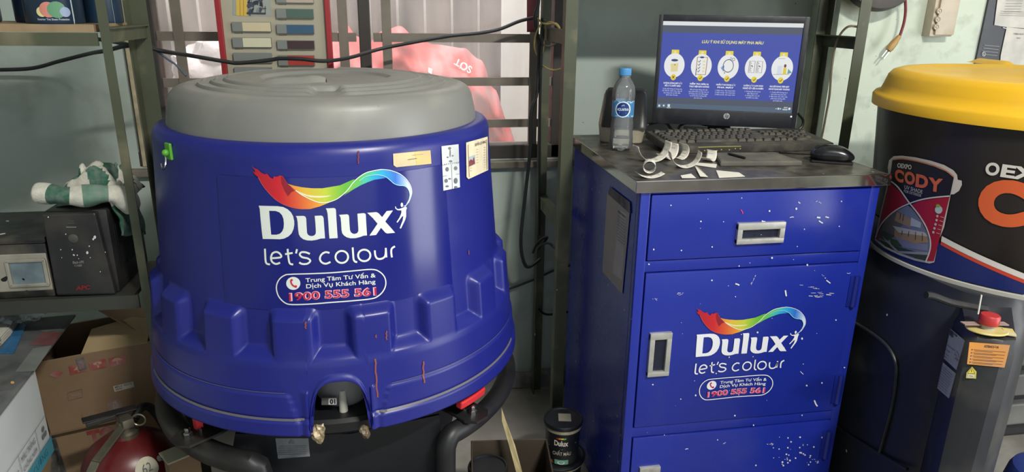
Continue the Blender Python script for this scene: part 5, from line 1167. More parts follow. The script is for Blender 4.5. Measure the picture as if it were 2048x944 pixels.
# small things on the tray
w = MB(); q = onZ(816, 930, .345); b = bmesh.new(); bmesh.ops.create_grid(b, x_segments=14, y_segments=14, size=.035)
for p in b.verts: p.co.z = .012+.014*noise.noise(p.co*60)
w.bm(b, M=Matrix.Translation((q.x, q.y, .342)) @ Matrix.Rotation(R(30), 4, 'Z')); tag(w.build('dirty_rag', mat('dirty_rag', rgb(92, 90, 84), .9, var=.4, scale=60), sm=True, solid=.003), 'dirty grey rag on the dark tray under the machine', 'rag')

# ------------------------------------------------------------------ cables and hanging things
m_wire = mat('black_rubber_cable', rgb(26, 28, 30), .5, var=.1)
def cable(name, pts, r, m, label, cat='cable', k=8):
    P = [Vector(q) for q in smooth([tuple(q) for q in pts], k)]; return tag(MB().tube(P, r, 10).build(name, m, sm=True), label, cat)
def yp(L): return [onY(x, y, Y) for x, y, Y in L]
cable('power_cable', yp([(-30,140,2.18),(60,137,2.17),(120,122,2.12),(180,107,2.05),(214,101,1.93),(250,92,1.83),(285,92,1.83),(330,103,1.85),(380,111,1.95),(450,123,2.0),(480,126,2.01),(540,120,2.02),(560,117,2.02),(600,118,2.02),(650,122,2.03),(700,115,2.08),(760,98,2.12),(830,84,2.13),(900,72,2.135),(960,66,2.135),(1000,58,2.135),(1040,42,2.13),(1076,34,2.12)]), .0052, m_wire, 'thick black cable slung across the window from the left shelf to the middle rack')
cable('power_cable', yp([(160,74,2.0),(185,77,1.95),(215,81,1.92),(250,88,1.83),(283,95,1.82)]), .0048, m_wire, 'short black cable under the upper left shelf joining the slung cable')
m_bluew = mat('blue_grey_wire', rgb(78, 92, 108), .5, var=.1)
cable('thin_wire', yp([(283,95,1.83),(300,92,1.84),(306,97,1.84),(335,118,1.86),(352,130,1.87),(372,152,1.86)]), .0024, m_bluew, 'thin blue-grey wire hanging down onto the machine lid')
m_yw = mat('yellow_wire', rgb(176, 160, 96), .5, var=.12)
cable('yellow_wire', yp([(1075,36,2.10),(1085,46,2.09),(1098,48,2.05),(1112,47,2.0),(1119,56,1.98),(1112,49,1.99),(1100,44,2.05),(1090,52,2.10),(1087,70,2.11),(1087,95,2.11),(1081,124,2.11),(1090,134,2.09),(1105,140,2.02),(1120,138,1.95),(1130,132,1.9)]), .0026, m_yw, 'yellow wire looped in a loose coil on the middle rack crossbar')
cable('yellow_wire', yp([(1084,45,2.09),(1074,62,2.1),(1069,84,2.11),(1070,98,2.115),(1074,110,2.12)]), .0026, m_yw, 'short pale yellow wire curving down left of the coil')
cable('grey_wire', yp([(1090,40,2.1),(1083,55,2.11),(1082,80,2.11),(1086,89,2.1),(1098,92,2.05),(1110,88,2.0),(1118,79,1.96)]), .003, mat('grey_wire', rgb(90, 92, 80), .5, var=.1), 'dull grey wire loop below the yellow coil')
cable('power_cable', yp([(1078,-20,2.10),(1076,10,2.10),(1070,32,2.10),(1072,60,2.105),(1078,90,2.11),(1076,140,2.11),(1073,190,2.10),(1065,212,2.09),(1061,240,2.08),(1061,290,2.07),(1055,350,2.07),(1047,420,2.07),(1042,470,2.07),(1043,505,2.07),(1051,531,2.07),(1062,532,2.08),(1080,518,2.10)]), .0055, m_wire, 'black cable hanging down the middle rack and looping beside the machine')
cable('power_cable', yp([(1084,36,2.09),(1086,60,2.10),(1083,110,2.10),(1080,200,2.10),(1079,330,2.10),(1078,470,2.10)]), .0042, m_wire, 'second black cable running straight down the rear post of the middle rack')
cable('knotted_cable', yp([(1066,505,2.09),(1072,490,2.06),(1084,478,2.03),(1094,474,2.02),(1090,482,2.03),(1076,498,2.07),(1080,492,2.04),(1096,486,2.0),(1108,494,1.98),(1118,500,1.95)]), .004, m_wire, 'black cable knotted round the lower crossbar of the middle rack')
cable('low_cable', yp([(1005,582,2.19),(1040,570,2.19),(1075,556,2.19),(1110,540,2.19),(1150,528,2.19)]), .004, m_wire, 'black cable running low along the wall behind the middle rack')
cable('low_cable', yp([(1078,618,2.16),(1090,628,2.17),(1110,628,2.17),(1140,622,2.17),(1165,600,2.17)]), .004, m_wire, 'black cable sagging between the rack posts near the floor')
m_beige = mat('beige_wire', rgb(150, 140, 116), .5, var=.1)
cable('beige_wire', yp([(1728,60,1.90),(1712,53,1.95),(1695,54,1.96),(1680,70,1.965),(1670,95,1.97),(1663,140,1.97),(1659,190,1.97),(1652,230,1.97),(1646,262,1.975),(1640,290,1.975)]), .0034, m_beige, 'beige wire hung over the right rack crossbar down to the cabinet')
w = MB(); P = yp([(1054,-25,2.165),(1075,-25,2.165),(1074,64,2.165),(1054,64,2.165)]); w.add(P, [(0, 1, 2, 3)]); tag(w.build('red_strip', mat('dark_red_plastic', rgb(110, 34, 42), .5, var=.12), solid=.006), 'dark red strip hanging at the top right of the window', 'strip')
# colour chart board behind the machine
CB = Plane((-.44, 2.09, 1.0), (1, 0, 0), (0, 0, 1)); cf = CB.px
chart = thing('colour_chart', CB.pt(.19, 0, 0), 'red-edged paint colour chart board standing in front of the window behind the lid', 'chart')
x0, x1 = CB.at(437, 60)[0], CB.at(662, 60)[0]; x0b = x0
m_chart = mat('chart_board', rgb(166, 160, 140), .5, var=.05); m_red = mat('chart_red_edge', rgb(150, 34, 40), .45, var=.08)
w = MB(); w.box(CB.pt((x0+x1)/2, .22, -.004), (x1-x0-.01, .008, .74)); w.build('board', m_chart, chart)
for xx in (x0+.006, x1-.006): w = MB(); w.box(CB.pt(xx, .22, .002), (.0145, .018, .74), bev=.002); w.build('edge_strip', m_red, chart)
w = MB(); w.box(CB.pt((x0+x1)/2, -.155, .004), (x1-x0, .03, .02)); w.build('foot', m_chart, chart)
m_sw = mat('swatch_paint', (.5, .5, .5), .45, var=.0, attr=True)
def swatch(px, c1, grey=True):
    P = [CB.at(*p) for p in px]; u0 = (P[0][0]+P[3][0])/2; u1 = (P[1][0]+P[2][0])/2; v1 = (P[0][1]+P[1][1])/2; v0 = (P[2][1]+P[3][1])/2
    w = MB(); w.box(CB.pt((u0+u1)/2, (v0+v1)/2, .005), (u1-u0, .010, v1-v0), bev=.001, col=rgb(120, 124, 120)); su = u0+(u1-u0)*(.27 if grey else .02)
    if grey: w.ink([[(su, v0+.001), (u1-.001, v0+.001), (u1-.001, v1-.001), (su, v1-.001)]], CB.pt, rgb(*c1), .0106)
    w.text('DULUX 40', CB.pt, (u0+.003, v0-.006), (u0+.024, v0-.006), .0026, rgb(60, 60, 60), .0006, .02, (0, 1)); w.build('swatch', m_sw, chart, recalc=False)
swatch([(553,-8),(628,-4),(628,8),(553,4)], (176, 160, 146)); swatch([(553,16),(628,19),(628,38),(553,35)], (72, 96, 84)); swatch([(554,47),(629,51),(629,69),(554,65)], (50, 84, 112)); swatch([(555,79),(630,82),(630,100),(555,96)], (62, 40, 42)); swatch([(557,109),(630,111),(630,131),(557,130)], (166, 56, 50))
swatch([(465,42),(543,46),(543,65),(465,61)], (198, 186, 152)); swatch([(466,73),(544,77),(544,96),(466,93)], (200, 198, 170)); swatch([(468,104),(545,107),(545,126),(468,124)], (112, 116, 116), False); swatch([(470,134),(545,134),(545,150),(470,150)], (100, 104, 104), False)
w = MB(); w.ink([[(466,-10),(541,-10),(543,33),(466,30)]], cf, rgb(148, 154, 146), .001); w.ink([[(472,-10),(494,-10),(495,32),(473,31)]], cf, rgb(206, 172, 70), .0014)
for x in (480, 487): w.line([(x,-10),(x+.6,31)], 1, cf, rgb(150, 120, 50), .0018)
rnd = random.Random(9)
for k in range(26): x = rnd.uniform(494, 522); y = rnd.uniform(-6, 24); w.ink([[(x, y), (x+rnd.uniform(2, 8), y-2), (x+rnd.uniform(1, 6), y+rnd.uniform(5, 14)), (x-2, y+5)]], cf, rgb(*rnd.choice(((40, 44, 56), (60, 66, 80), (30, 30, 36), (120, 126, 130)))), .0018+k*.00005)
w.line([(494,26),(532,27)], 3, cf, rgb(50, 52, 56), .004); w.line([(519,16),(533,17)], 1.2, cf, rgb(60, 60, 62), .004); w.line([(531,12),(531,27)], 1.2, cf, rgb(60, 60, 62), .004)
w.build('street_picture', m_ink, chart, recalc=False)
# ------------------------------------------------------------------ second machine at the right: yellow lid, printed black drum
m_yel = mat('yellow_plastic', rgb(226, 176, 34), .42, var=.05, scale=4, dust=rgb(196, 160, 70), dustamt=.25, dscale=7)
m_drum = mat('black_drum_print', rgb(38, 34, 34), .32, var=.12, scale=3, dust=rgb(66, 60, 56), dustamt=.15)
m_base2 = mat('graphite_plastic', rgb(36, 38, 44), .42, var=.1, scale=5, dust=rgb(78, 76, 72), dustamt=.22, dscale=8, spots=rgb(200, 200, 196), spotscale=22, spotthr=.08, spotkeep=.95)
RX, RY = 1.455, 1.352
m2 = thing('paint_tinting_machine', (RX, RY, 0), 'black drum-shaped paint tinting machine with a yellow lid at the right edge', 'paint machine')
w = MB(); w.lathe([(.350, 1.090), (.360, 1.091), (.361, 1.112), (.357, 1.118), (.346, 1.122), (.340, 1.138), (.334, 1.158), (.326, 1.168), (.312, 1.173), (.296, 1.173), (.285, 1.168), (.20, 1.168), (.0005, 1.168)], (RX, RY, 0), 140); w.build('lid', m_yel, m2, sm=True, ang=50)
w = MB(); gx = onZ(1985, 125, 1.17)
w.grid(lambda u, q: Vector((gx.x+(u-.5)*.05+.02*(q-.5), gx.y+(q-.5)*.16, 1.166+.012*math.sin(math.pi*u)*min(1, 6*q)*min(1, 6*(1-q)))), 10, 12); w.build('lid_rib', m_yel, m2, sm=True)
ZD0, ZD1 = .762, 1.10
def rdr(z): return .318+(z-ZD0)*.085
w = MB(); w.lathe([(rdr(ZD0)-.004, ZD0-.002), (rdr(ZD0), ZD0+.004), (rdr(ZD1), ZD1)], (RX, RY, 0), 140); w.build('drum', m_drum, m2, sm=True)
w = MB(); w.lathe([(rdr(ZD0)-.004, ZD0-.012), (rdr(ZD0)+.004, ZD0-.010), (rdr(ZD0)+.004, ZD0-.002), (rdr(ZD0)-.002, ZD0)], (RX, RY, 0), 140); w.build('drum_rim', mat('pale_rim', rgb(176, 174, 166), .5, var=.08), m2, sm=True)
def on_dr(x, y):
    d = ray(x, y); o = CAM-Vector((RX, RY, 0)); a, b = .318-ZD0*.085, .085
    A = d.x*d.x+d.y*d.y-(b*d.z)**2; B = 2*(o.x*d.x+o.y*d.y-(a+b*o.z)*b*d.z); C = o.x*o.x+o.y*o.y-(a+b*o.z)**2
    dd = B*B-4*A*C; t = (-B-math.sqrt(max(0, dd)))/(2*A); p = CAM+d*t; a = math.atan2(p.y-RY, p.x-RX); return (a-2*math.pi if a > 0 else a), p.z
def dr_pt(th, z, off=0): r = rdr(z)+off; return Vector((RX+r*math.cos(th), RY+r*math.sin(th), z))
def dpx(x, y, off=0): return dr_pt(*on_dr(x, y), off)
w = MB(); OG = rgb(206, 92, 50); NB = rgb(28, 40, 100); CRM = rgb(206, 202, 194)
K = lambda p: (1720+p[0]*.26474, 290+p[1]*.26474)
P_ = lambda L: [K(p) for p in L]
# blue foot of the print and the slanting bands: in drum angle / height
thl, thr = on_dr(1745, 500)[0]-.25, on_dr(2044, 590)[0]
A1 = on_dr(1884, 477); A2 = on_dr(2047, 552)
w.grid(lambda u, q: dr_pt(thl+(A2[0]+.03-thl)*u, ZD0+.002+((A1[1] if thl+(A2[0]+.03-thl)*u < A1[0] else A1[1]+(A2[1]-A1[1])*((thl+(A2[0]+.03-thl)*u)-A1[0])/(A2[0]-A1[0]))-.012-ZD0)*q, .0012), 40, 6, col=NB)
for d, c1, hh in ((0, rgb(196, 68, 50), .012), (.008, rgb(212, 206, 200), .012)):
    w.grid(lambda u, q: dr_pt(A1[0]+(A2[0]+.2-A1[0])*u, A1[1]+(A2[1]-A1[1])*((A2[0]+.2-A1[0])*u)/(A2[0]-A1[0])-.014+d+hh*q, .0016+d*.05), 24, 2, col=c1)
# pictured paint pail
out = P_([(243,100),(262,84),(320,80),(420,92),(540,118),(640,150),(710,190),(738,225),(742,262),(772,268),(774,300),(752,345),(712,372),(690,372),(640,620),(600,720),(565,885),(530,894),(420,872),(300,830),(190,778),(118,718),(150,560),(205,330),(222,240),(216,170),(226,116)])
w.ink([out], dpx, rgb(198, 190, 184), .002, 4)
body = P_([(252,112),(330,104),(450,128),(570,162),(660,200),(714,246),(690,360),(640,560),(604,720),(562,876),(500,874),(400,850),(300,812),(200,765),(128,710),(165,540),(210,350),(240,200)])
w.ink([body], dpx, rgb(30, 28, 32), .0024, 4)
w.line([K(p) for p in smooth([(255,112),(330,104),(450,124),(570,156),(660,196),(716,240)], 3)], 2.2, dpx, rgb(196, 120, 84), .0032)
w.ink([P_([(236,285),(300,340),(370,435),(330,460),(250,510),(190,570),(160,640),(150,720),(128,708),(165,540),(205,370)])], dpx, rgb(144, 30, 44), .0028, 4)
w.ink([P_([(390,455),(450,425),(560,400),(682,386),(640,560),(604,720),(562,876),(500,874),(530,800),(535,720),(510,640),(460,550)])], dpx, rgb(158, 28, 46), .0028, 4)
w.ink([P_([(370,455),(400,478),(470,570),(515,660),(535,740),(528,800),(500,872),(400,850),(300,812),(200,765),(150,715),(165,630),(210,560),(280,500)])], dpx, rgb(112, 122, 140), .0028, 4)
for L, c1 in (([(170,620),(240,590),(270,690),(210,730),(155,700)], (64, 74, 66)), ([(165,640),(260,680),(370,560),(290,495),(215,560)], (96, 92, 96)), ([(290,505),(400,560),(390,625),(270,570)], (150, 128, 98)), ([(395,545),(470,585),(465,625),(390,610)], (170, 176, 190)), ([(255,610),(500,660),(520,690),(300,660)], (176, 172, 172)), ([(270,640),(505,665),(525,735),(420,745),(270,690)], (150, 126, 92)), ([(275,690),(400,735),(520,750),(520,800),(330,770)], (120, 124, 150)), ([(155,715),(270,760),(520,830),(500,872),(300,812),(200,765)], (52, 66, 46)), ([(180,690),(300,800),(525,810),(522,830),(290,815),(200,720)], (140, 142, 152)), ([(230,700),(290,720),(330,770),(250,760)], (60, 78, 50)), ([(410,830),(500,820),(500,870),(420,855)], (40, 54, 38))): w.ink([P_(L)], dpx, rgb(*c1), .0031+.00006*c1[0]/50, 6)
for a, b in (((318,515),(312,560)),((340,524),(334,572)),((380,650),(375,690)),((430,655),(428,715)),((480,665),(480,725)),((330,645),(325,680))): w.line([K(a), K(b)], 1.3, dpx, rgb(66, 54, 44), .0036)
w.line([K(p) for p in smooth([(238,268),(300,320),(380,432),(450,520),(510,620),(540,720),(535,800),(505,880)], 4)], 2.6, dpx, rgb(206, 204, 200), .0038)
w.line([K(p) for p in smooth([(130,700),(165,610),(240,525),(330,465),(450,418),(560,396),(684,384)], 4)], 2.4, dpx, rgb(206, 204, 200), .0038)
w.text('OEXPO', dpx, K((292,168)), K((398,184)), 8.5, CRM, .0036, .03, (.1, -1))
for ch, a, b, cap in (('C',(272,258),(338,284),21),('O',(345,280),(422,302),22),('D',(428,308),(520,326),23),('Y',(520,338),(628,352),24)): w.text(ch, dpx, K(a), K(b), cap, rgb(204, 98, 66), .0036, .05, (.08, -1))
w.text('UV SHADE', dpx, K((346,330)), K((480,368)), 7.4, rgb(196, 196, 192), .0036, .0, (.1, -1)); w.text('FOR EXTERIOR', dpx, K((342,356)), K((472,392)), 5.2, rgb(176, 176, 174), .0036, .01, (.1, -1))
w.ink([[K((602+28*math.cos(k*.3), 488+30*math.sin(k*.3))) for k in range(21)]], dpx, rgb(170, 190, 190), .0034); w.ink([[K((598+16*math.cos(k*.3), 458+12*math.sin(k*.3))) for k in range(21)]], dpx, rgb(130, 160, 60), .0037)
for k, (x, y) in enumerate(((592,536),(586,566),(578,598),(570,628),(562,658))): w.ink([[K((x+9*math.cos(j*.5), y+10*math.sin(j*.5))) for j in range(13)]], dpx, rgb(186, 178, 178), .0034); w.line([K((x+22, y+4)), K((x+50, y+12))], 1.3, dpx, rgb(196, 160, 160), .0034)
# large lettering that runs on round the drum
Q = lambda p: (1660+p[0]*.36026, 280+p[1]*.36026)
o1, e1 = on_dr(*Q((860,186))), on_dr(*Q((1075,200))); capz = on_dr(*Q((865,122)))[1]-o1[1]; kk = (e1[0]-o1[0])
def big(t, a, z, wd, cap, c1, b_=.04): w.text(t, dr_pt, (a, z), (a+wd, z), cap, c1, .002, b_, (0, 1), .12)
big('O', o1[0], o1[1], kk*.37, capz, CRM); big('EXPO', o1[0]+kk*.42, o1[1], kk*1.9, capz, CRM)
c0_ = on_dr(*Q((822,350))); cz0 = on_dr(*Q((1000,462)))[1]; cz1 = on_dr(*Q((985,232)))[1]; cw_ = kk*1.35
big('C', c0_[0], cz0, cw_, (cz1-cz0)*.96, OG, .07); big('ODY', c0_[0]+cw_*1.1, cz0, cw_*3.3, (cz1-cz0)*.96, OG, .07)
w.build('drum_print', m_ink, m2, recalc=False)
# base
BP = [(1.125, 1.62), (1.125, 1.40), (1.128, 1.20), (1.16, 1.12), (1.26, 1.10), (1.40, 1.225), (1.60, 1.42), (1.62, 1.56), (1.56, 1.64), (1.2, 1.65)]
BS = smooth(BP, 5, True); w = MB(); v = []; nb_ = len(BS); bc0 = Vector((1.36, 1.40, 0))
for z, k in ((0, .96), (.02, .98), (.45, 1.0), (.66, .99), (.70, .97), (.722, .93), (.752, .92)):
    for p in BS: q = bc0+(Vector((p[0], p[1], 0))-bc0)*k; v.append((q.x, q.y, z))
f = [(i*nb_+k, i*nb_+(k+1) % nb_, (i+1)*nb_+(k+1) % nb_, (i+1)*nb_+k) for i in range(6) for k in range(nb_)]+[tuple(range(nb_))[::-1], tuple(6*nb_+k for k in range(nb_))]
w.add(v, f); w.build('base_body', m_base2, m2, sm=True, ang=40)
def side(x, y): p = onX(x, y, 1.121); return p
w = MB(); w.tube([Vector(q) for q in smooth([tuple(side(x, y)) for x, y in ((1700,640),(1740,664),(1772,690),(1790,722),(1791,765),(1782,820),(1770,865),(1758,908))], 5)], .004, 8); w.build('door_outline', m_base2, m2, sm=True)
w = MB(); w.tube([Vector(q) for q in smooth([tuple(side(x, y)) for x, y in ((1672,852),(1710,878),(1760,908),(1815,938))], 5)], .004, 8); w.build('lower_moulding', m_base2, m2, sm=True)
# control column at the front left corner
ca_ = R(-31); ct = Vector((math.cos(ca_), math.sin(ca_), 0)); cn = Vector((ct.y, -ct.x, 0))
cL = onZ(1925, 672, .715); cR = onZ(2036, 694, .715); cw2 = (cR-cL).length; ct = (cR-cL).normalized(); cn = Vector((ct.y, -ct.x, 0))
if cn.dot(CAM-cL) < 0: cn = -cn
def colp(u, d, z): return cL+ct*u-cn*d+Vector((0, 0, z-.715))
w = MB(); v = []
prof = [(0, .03), (.012, .006), (.03, .0), (cw2-.02, .0), (cw2, .012), (cw2, .16), (-.012, .22)]
zs = [(0, -.03), (.2, -.02), (.5, -.006), (.690, 0), (.708, .003), (.718, .010)]
for z, sh in zs:
    for u, d in prof: v.append(colp(u+(sh*.4 if u > cw2/2 else 0)+(.0 if z < .7 else (.006 if u < .02 else -.006)), d+sh+(.0), z+(0 if z < .718 else .018*min(1, d/.16))))
n = len(prof); f = [(i*n+k, i*n+(k+1) % n, (i+1)*n+(k+1) % n, (i+1)*n+k) for i in range(len(zs)-1) for k in range(n)]+[tuple(range(n))[::-1], tuple((len(zs)-1)*n+k for k in range(n))]
w.add(v, f); w.build('control_column', m_base2, m2, sm=True, ang=28)
COLF = Plane(colp(0, .004, 0)+cn*.005, ct, (0, 0, 1))
if COLF.n.dot(CAM-COLF.o) < 0: COLF.n = -COLF.n
tilt = math.atan2(.006, .19)
COLF = Plane(colp(0, -.0015, .70), ct, Vector((0, 0, 1))*math.cos(tilt)-cn*math.sin(tilt))
if COLF.n.dot(CAM-COLF.o) < 0: COLF.n = -COLF.n
kf = COLF.px
w = MB(); w.ink([[(1939,684),(2020,690),(2009,735),(1934,728)]], kf, rgb(224, 150, 60), .0006)
w.text('ATENCIÓN', kf, (1968,694), (1997,696.5), 4.2, rgb(90, 50, 20), .001, .05, (0, -1))
for k in range(5):
    y = 699+k*6.2; w.line([(1947-k,y),(2011-k*1.6,y+5)], 1.0, kf, rgb(120, 70, 30), .001); w.line([(1949-k,y+2.6),(1985+(k*7) % 14,y+5.4)], .9, kf, rgb(120, 70, 30), .001); w.ink([ell(1944-k, y, 1.3, 1.3, 8)], kf, rgb(50, 30, 20), .001)
tag(w.build('attention_sticker', m_paper, m2, recalc=False), 'orange ATENCIÓN sticker')
w = MB(); w.ink([[(1944,733),(1953,743),(1952,757),(1932,756),(1933,745)]], kf, rgb(206, 190, 60), .0006); w.ink([[(1943.5,735),(1949.5,746),(1936,746)]], kf, rgb(236, 210, 40), .001); w.line([(1943.5,735),(1950,746.5),(1935.5,746)], 1, kf, rgb(30, 30, 20), .0014, True); w.line([(1943,738.5),(1943,743.5)], 1.2, kf, rgb(30, 30, 20), .0014); w.ink([[(1936,748),(1949,749),(1948,755),(1935,754)]], kf, rgb(214, 212, 196), .001); w.line([(1938,751),(1946,752)], 1, kf, rgb(90, 90, 80), .0014)
tag(w.build('hazard_sticker', m_paper, m2, recalc=False), 'yellow hazard triangle sticker')
# top ring, red button
tc_ = colp(cw2*.45, .036, .722); TPl = lambda x, y, off=0: onZ(x, y, .7275+off)
w = MB(); w.lathe([(.034, 0), (.036, .002), (.034, .004), (.0005, .004)], tc_, 32, M=Matrix.Rotation(R(-5), 4, 'X')); bs = w.build('button_collar', mat('worn_yellow_label', rgb(196, 180, 110), .5, var=.25, scale=30, dust=rgb(170, 170, 160), dustamt=.3, dscale=30), m2, sm=True)
w = MB(); w.lathe([(.012, .003), (.012, .014), (.016, .015)], tc_, 24); w.build('button_stem', mat('grey_stem', rgb(170, 166, 160), .4, var=.05), bs, sm=True)
w = MB(); w.lathe([(.0165, .014), (.0175, .016), (.0175, .030), (.0155, .033), (.0005, .0335)], tc_, 32); w.build('stop_button', mat('button_red', rgb(176, 48, 50), .45, var=.1), m2, sm=True)
w = MB(); w.bar(tc_+Vector((-.045, .012, .012)), tc_+Vector((.045, .004, .009)), .014, .002); w.build('label_strip', mat('worn_pink_strip', rgb(150, 128, 122), .5, var=.2, scale=30), m2)
q = colp(cw2*.85, .04, .7255); w = MB(); w.box(q, (.018, .03, .004), ca_, .001); w.build('corner_label', MATS['worn_yellow_label'], m2)
# dark hose and clip under the drum rim
w = MB(); w.tube([Vector(q) for q in smooth([tuple(onY(x, y, 1.075)) for x, y in ((1852,590),(1866,592),(1900,604),(1940,612),(1972,617))], 6)], .007, 10); w.build('handle_bar', m_rubber, m2, sm=True)
w = MB(); q = onY(1960, 600, 1.05); w.tube([onY(1963, 590, 1.05), onY(1956, 628, 1.05)], .0014, 8); w.build('white_cord', mat('white_cord', rgb(210, 208, 200), .5, var=0), m2)
# side stickers on the left face between body and column
F0, F1 = colp(0, .03, 0), colp(-.012, .22, 0); fx = (F1-F0); fx.z = 0; fx.normalize(); LFP = Plane((F0.x, F0.y, 0), -fx, (0, 0, 1))
if LFP.n.dot(CAM-LFP.o) < 0: LFP.n = -LFP.n
lf2 = lambda x, y, off=0: LFP.px(x, y, .0035+off)
w = MB(); SG = rgb(178, 180, 178); TX = rgb(80, 82, 84)
w.ink([[(1897,651),(1934,682),(1917,741),(1881,708)]], lf2, SG, 0); w.ink([[(1899,654),(1913,666),(1910,677),(1896,664)]], lf2, rgb(30, 30, 32), .0006); w.line([(1913,668),(1919,674)], 3, lf2, rgb(50, 52, 54), .0006)
for a, b in (((1897,680),(1899,682)),((1896,688),(1914,702)),((1893,696),(1905,706)),((1890,704),(1902,714)),((1888,709),(1898,717))): w.line([a, b], 1, lf2, TX, .0006)
w.line([(1919,703),(1924,716),(1914,710)], 1, lf2, rgb(40, 40, 40), .0006, True); w.line([(1915,716),(1921,722)], 4, lf2, rgb(120, 122, 122), .0006)
tag(w.build('rating_sticker', m_paper, m2, recalc=False), 'grey rating plate sticker')
w = MB(); w.ink([[(1856,706),(1886,722),(1916,748),(1902,798),(1872,772),(1843,751)]], lf2, SG, 0)
for k in range(9): w.line([(1858-k*1.3,712+k*4.6),(1884-k*1.5,728+k*4.6),(1910-k*1.5,752+k*4.6)], 1, lf2, rgb(112, 114, 114), .0006)
w.ink([[(1850,744),(1864,751),(1861,760),(1848,753)]], lf2, rgb(170, 160, 110), .0006)
tag(w.build('safety_sticker', m_paper, m2, recalc=False), 'grey safety text sticker')
# recessed door panel on the left of the base
w = MB(); dx = RX-.3365; DP = Plane((dx, RY, 0), (0, -1, 0), (0, 0, 1))
# ------------------------------------------------------------------ grey slatted cabinet far right, floor clutter
m_slat = mat('grey_slat_plastic', rgb(98, 98, 96), .5, var=.08, dust=rgb(130, 128, 120), dustamt=.2)
s0 = Vector((1.62, 1.62, 0)); w = MB(); st = thing('slatted_cabinet', (1.86, 1.75, 0), 'grey cabinet with horizontal slats behind the yellow-lidded machine at the right edge', 'cabinet')
w = MB(); w.box((2.02, 1.82, .42), (.52, .32, .84), bev=.01); w.build('cabinet_body', mat('slat_gap_dark', rgb(30, 30, 32), .6, var=.1), st)
for k in range(7): w = MB(); w.box((2.02, 1.648, .10+k*.105), (.52, .03, .075), bev=.006); w.build('slat', m_slat, st)
w = MB(); q = onY(2046, 628, 1.63); w.tube([Vector(p) for p in smooth([tuple(q+Vector(d)) for d in ((-.01,0,-.01),(.0,-.006,.004),(.02,-.008,.012),(.05,-.004,.02))], 6)], .003, 8); tag(w.build('yellow_lead', mat('yellow_lead', rgb(206, 190, 60), .5, var=.05), sm=True), 'short yellow lead on the slatted cabinet at the right edge', 'cable')
bc2 = onZ(2085, 950, .20); t = thing('blue_stool', (bc2.x, bc2.y, 0), 'blue plastic stool corner at the bottom right', 'stool')
w = MB(); w.lathe([(.12, .0), (.125, .004), (.092, .19), (.085, .205), (.07, .21), (.0005, .21)], (bc2.x+.03, bc2.y, 0), 48); w.build('stool_body', mat('stool_blue', rgb(34, 52, 120), .4, var=.08), t, sm=True)
# ------------------------------------------------------------------ socket, plug, hanging things on the right wall
YP = 2.07
m_sock = mat('aged_white_plastic', rgb(190, 178, 158), .4, var=.1, scale=20, dust=rgb(150, 128, 104), dustamt=.3, dscale=20)
SP2 = Plane((0, YP, 0), (1, 0, 0), (0, 0, 1)); a = SP2.at(1842, 72); b_ = SP2.at(1886, 76); tp = SP2.at(1860, -12)
sk_ = thing('wall_socket', (a[0]+.04, YP-.02, a[1]), 'yellowed white surface-mounted power socket on the wall', 'socket')
sw_ = b_[0]-a[0]
w = MB(); w.box((a[0]+sw_/2, YP-.018, (a[1]+tp[1])/2), (sw_, .036, tp[1]-a[1]), bev=.004); w.build('back_box', m_sock, sk_, sm=True)
w = MB(); w.box((a[0]+sw_/2+.006, YP-.040, (a[1]+tp[1])/2), (sw_-.014, .008, tp[1]-a[1]-.01), bev=.003); fp_ = w.build('face_plate', m_sock, sk_, sm=True)
F2 = Plane((0, YP-.0442, 0), (1, 0, 0), (0, 0, 1)); w = MB()
for px, py in ((1879,22),(1876,39),(1873,54)):
    c = F2.at(px, py); w.lathe([(.0085, -.004), (.0085, .0012), (.0068, .0016), (.0062, -.002), (.0005, -.002)], F2.pt(c[0], c[1], .0), 20, M=Matrix.Rotation(R(90), 4, 'X')); w.box(F2.pt(c[0]-.002, c[1]+.001, .001), (.006, .003, .0015))
w.build('outlet', m_sock, fp_, sm=True)
m_redc = mat('red_cord', rgb(120, 40, 48), .5, var=.1)
YQ = 2.03; pg = thing('power_plug', onY(1783, 85, YQ), 'beige plug hanging on a dark red cord from the round thing above', 'plug')
w = MB(); w.tube([Vector(q) for q in smooth([tuple(onY(x, y, YQ)) for x, y in ((1810,-10),(1811,8),(1811,25),(1808,45),(1803,62),(1799,73))], 6)], .0042, 10); w.build('cord', m_redc, pg, sm=True)
m_plug = mat('aged_beige_plug', rgb(170, 136, 82), .5, var=.12, scale=30)
d0, d1 = onY(1799, 72, YQ), onY(1776, 101, YQ); w = MB(); w.tube([d0, d0.lerp(d1, .12), d0.lerp(d1, .2), d0.lerp(d1, .45), d0.lerp(d1, .85), d1], [.006, .008, .0075, .011, .0115, .009], 14); w.build('plug_body', m_plug, pg, sm=True)
e_ = (d1-d0).normalized(); sd = e_.cross(Vector((0, 1, 0)))
for s in (-.005, .005): w = MB(); w.bar(d1+sd*s, d1+sd*s+e_*.026, .005, .002); w.build('prong', m_chrome, pg)
fc_ = onY(1775, -62, 1.99); w = MB(); w.lathe([(.0005, .0), (.12, .0), (.145, .012), (.15, .03), (.14, .05), (.08, .06), (.0005, .062)], (fc_.x, 2.04, fc_.z+.03), 48, M=Matrix.Rotation(R(90), 4, 'X')); w.box((fc_.x, 2.05, fc_.z+.03), (.05, .035, .05))
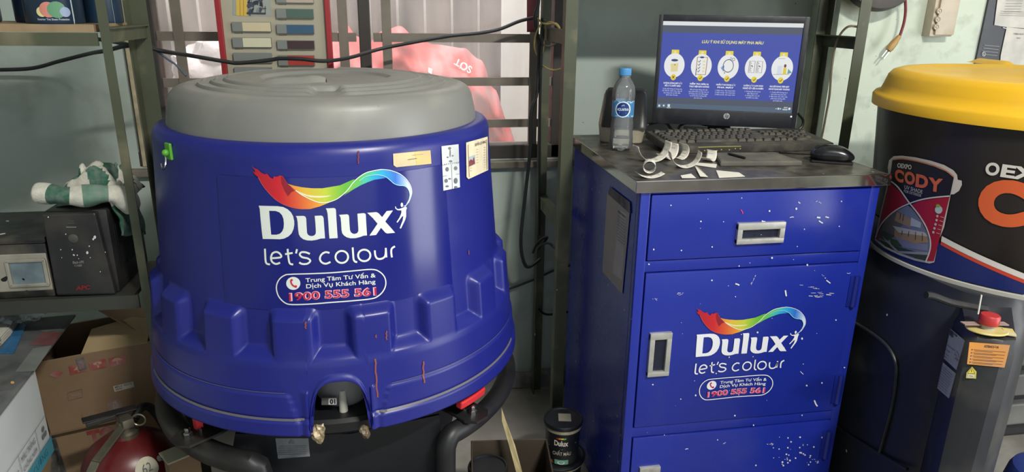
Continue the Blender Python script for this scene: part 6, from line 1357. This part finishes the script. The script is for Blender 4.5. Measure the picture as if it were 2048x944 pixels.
tag(w.build('metal_disc', mat('dark_metal_disc', rgb(58, 54, 50), .4, .4, var=.15), sm=True), 'dark round metal disc mounted on the wall above the hanging plug', 'disc')
# display panel with sheets at the far right
PPl = Plane((0, YP-.006, 0), (1, 0, 0), (0, 0, 1)); pb2 = thing('notice_board', PPl.pt(PPl.at(2000, 112)[0], .9, 0), 'dark notice board with white printed sheets at the top right', 'notice board')
u0 = PPl.at(1953, 114)[0]; w = MB(); w.box((u0+.22, YP-.004, 1.22), (.44, .008, .62)); w.build('board', mat('dark_blue_board', rgb(56, 58, 66), .35, var=.15, scale=12), pb2)
pf = lambda x, y, off=0: PPl.px(x, y, .0045+off)
u, _ = PPl.at(1995, 60)
def sheet(px, lines, lab_):
    w = MB(); w.ink([px], pf, rgb(206, 202, 194), .0005); lines(w); tag(w.build('printed_sheet', m_paper, pb2, recalc=False), lab_)
def L1(w):
    for k in range(6): w.line([(2010-k,-4+k*5.5),(2044-k,-4+k*5.5)], .9, pf, rgb(130, 120, 112), .001)
    for k in range(3): w.line([(1998-k,22+k*4),(2046,24+k*4)], .8, pf, rgb(140, 130, 120), .001)
sheet([(1995,-20),(2070,-20),(2070,60),(2010,54),(1986,50)], L1, 'upper white sheet of small print')
def L2(w):
    w.text('CHÍNH SÁCH BÁN', pf, (2024,69), (2052,70), 3, rgb(110, 100, 96), .001, .02, (0, -1)); w.text('ZALO', pf, (2030,77), (2038,77.3), 2.4, rgb(110, 100, 96), .001, .02, (0, -1))
sheet([(2011,54),(2070,58),(2070,150),(1996,150),(1999,110)], L2, 'lower white sheet with a heading')
w = MB()
for k in range(4): w.line([(1966-k*1.6,90+k*6),(1996-k*1.4,93+k*6)], 1, pf, rgb(140, 140, 144), .001)
w.line(ell(1965, 108, 3.4, 3.8, 16), .9, pf, rgb(190, 190, 192), .001, True); w.line([(1964,105),(1964,109),(1966.5,111)], 1, pf, rgb(190, 190, 192), .001); w.line([(2003,55),(2010,57)], 2, pf, rgb(180, 182, 186), .001)
w.build('board_lettering', m_ink, pb2, recalc=False)
for o in D.objects:
    if '_o' in o: del o['_o']
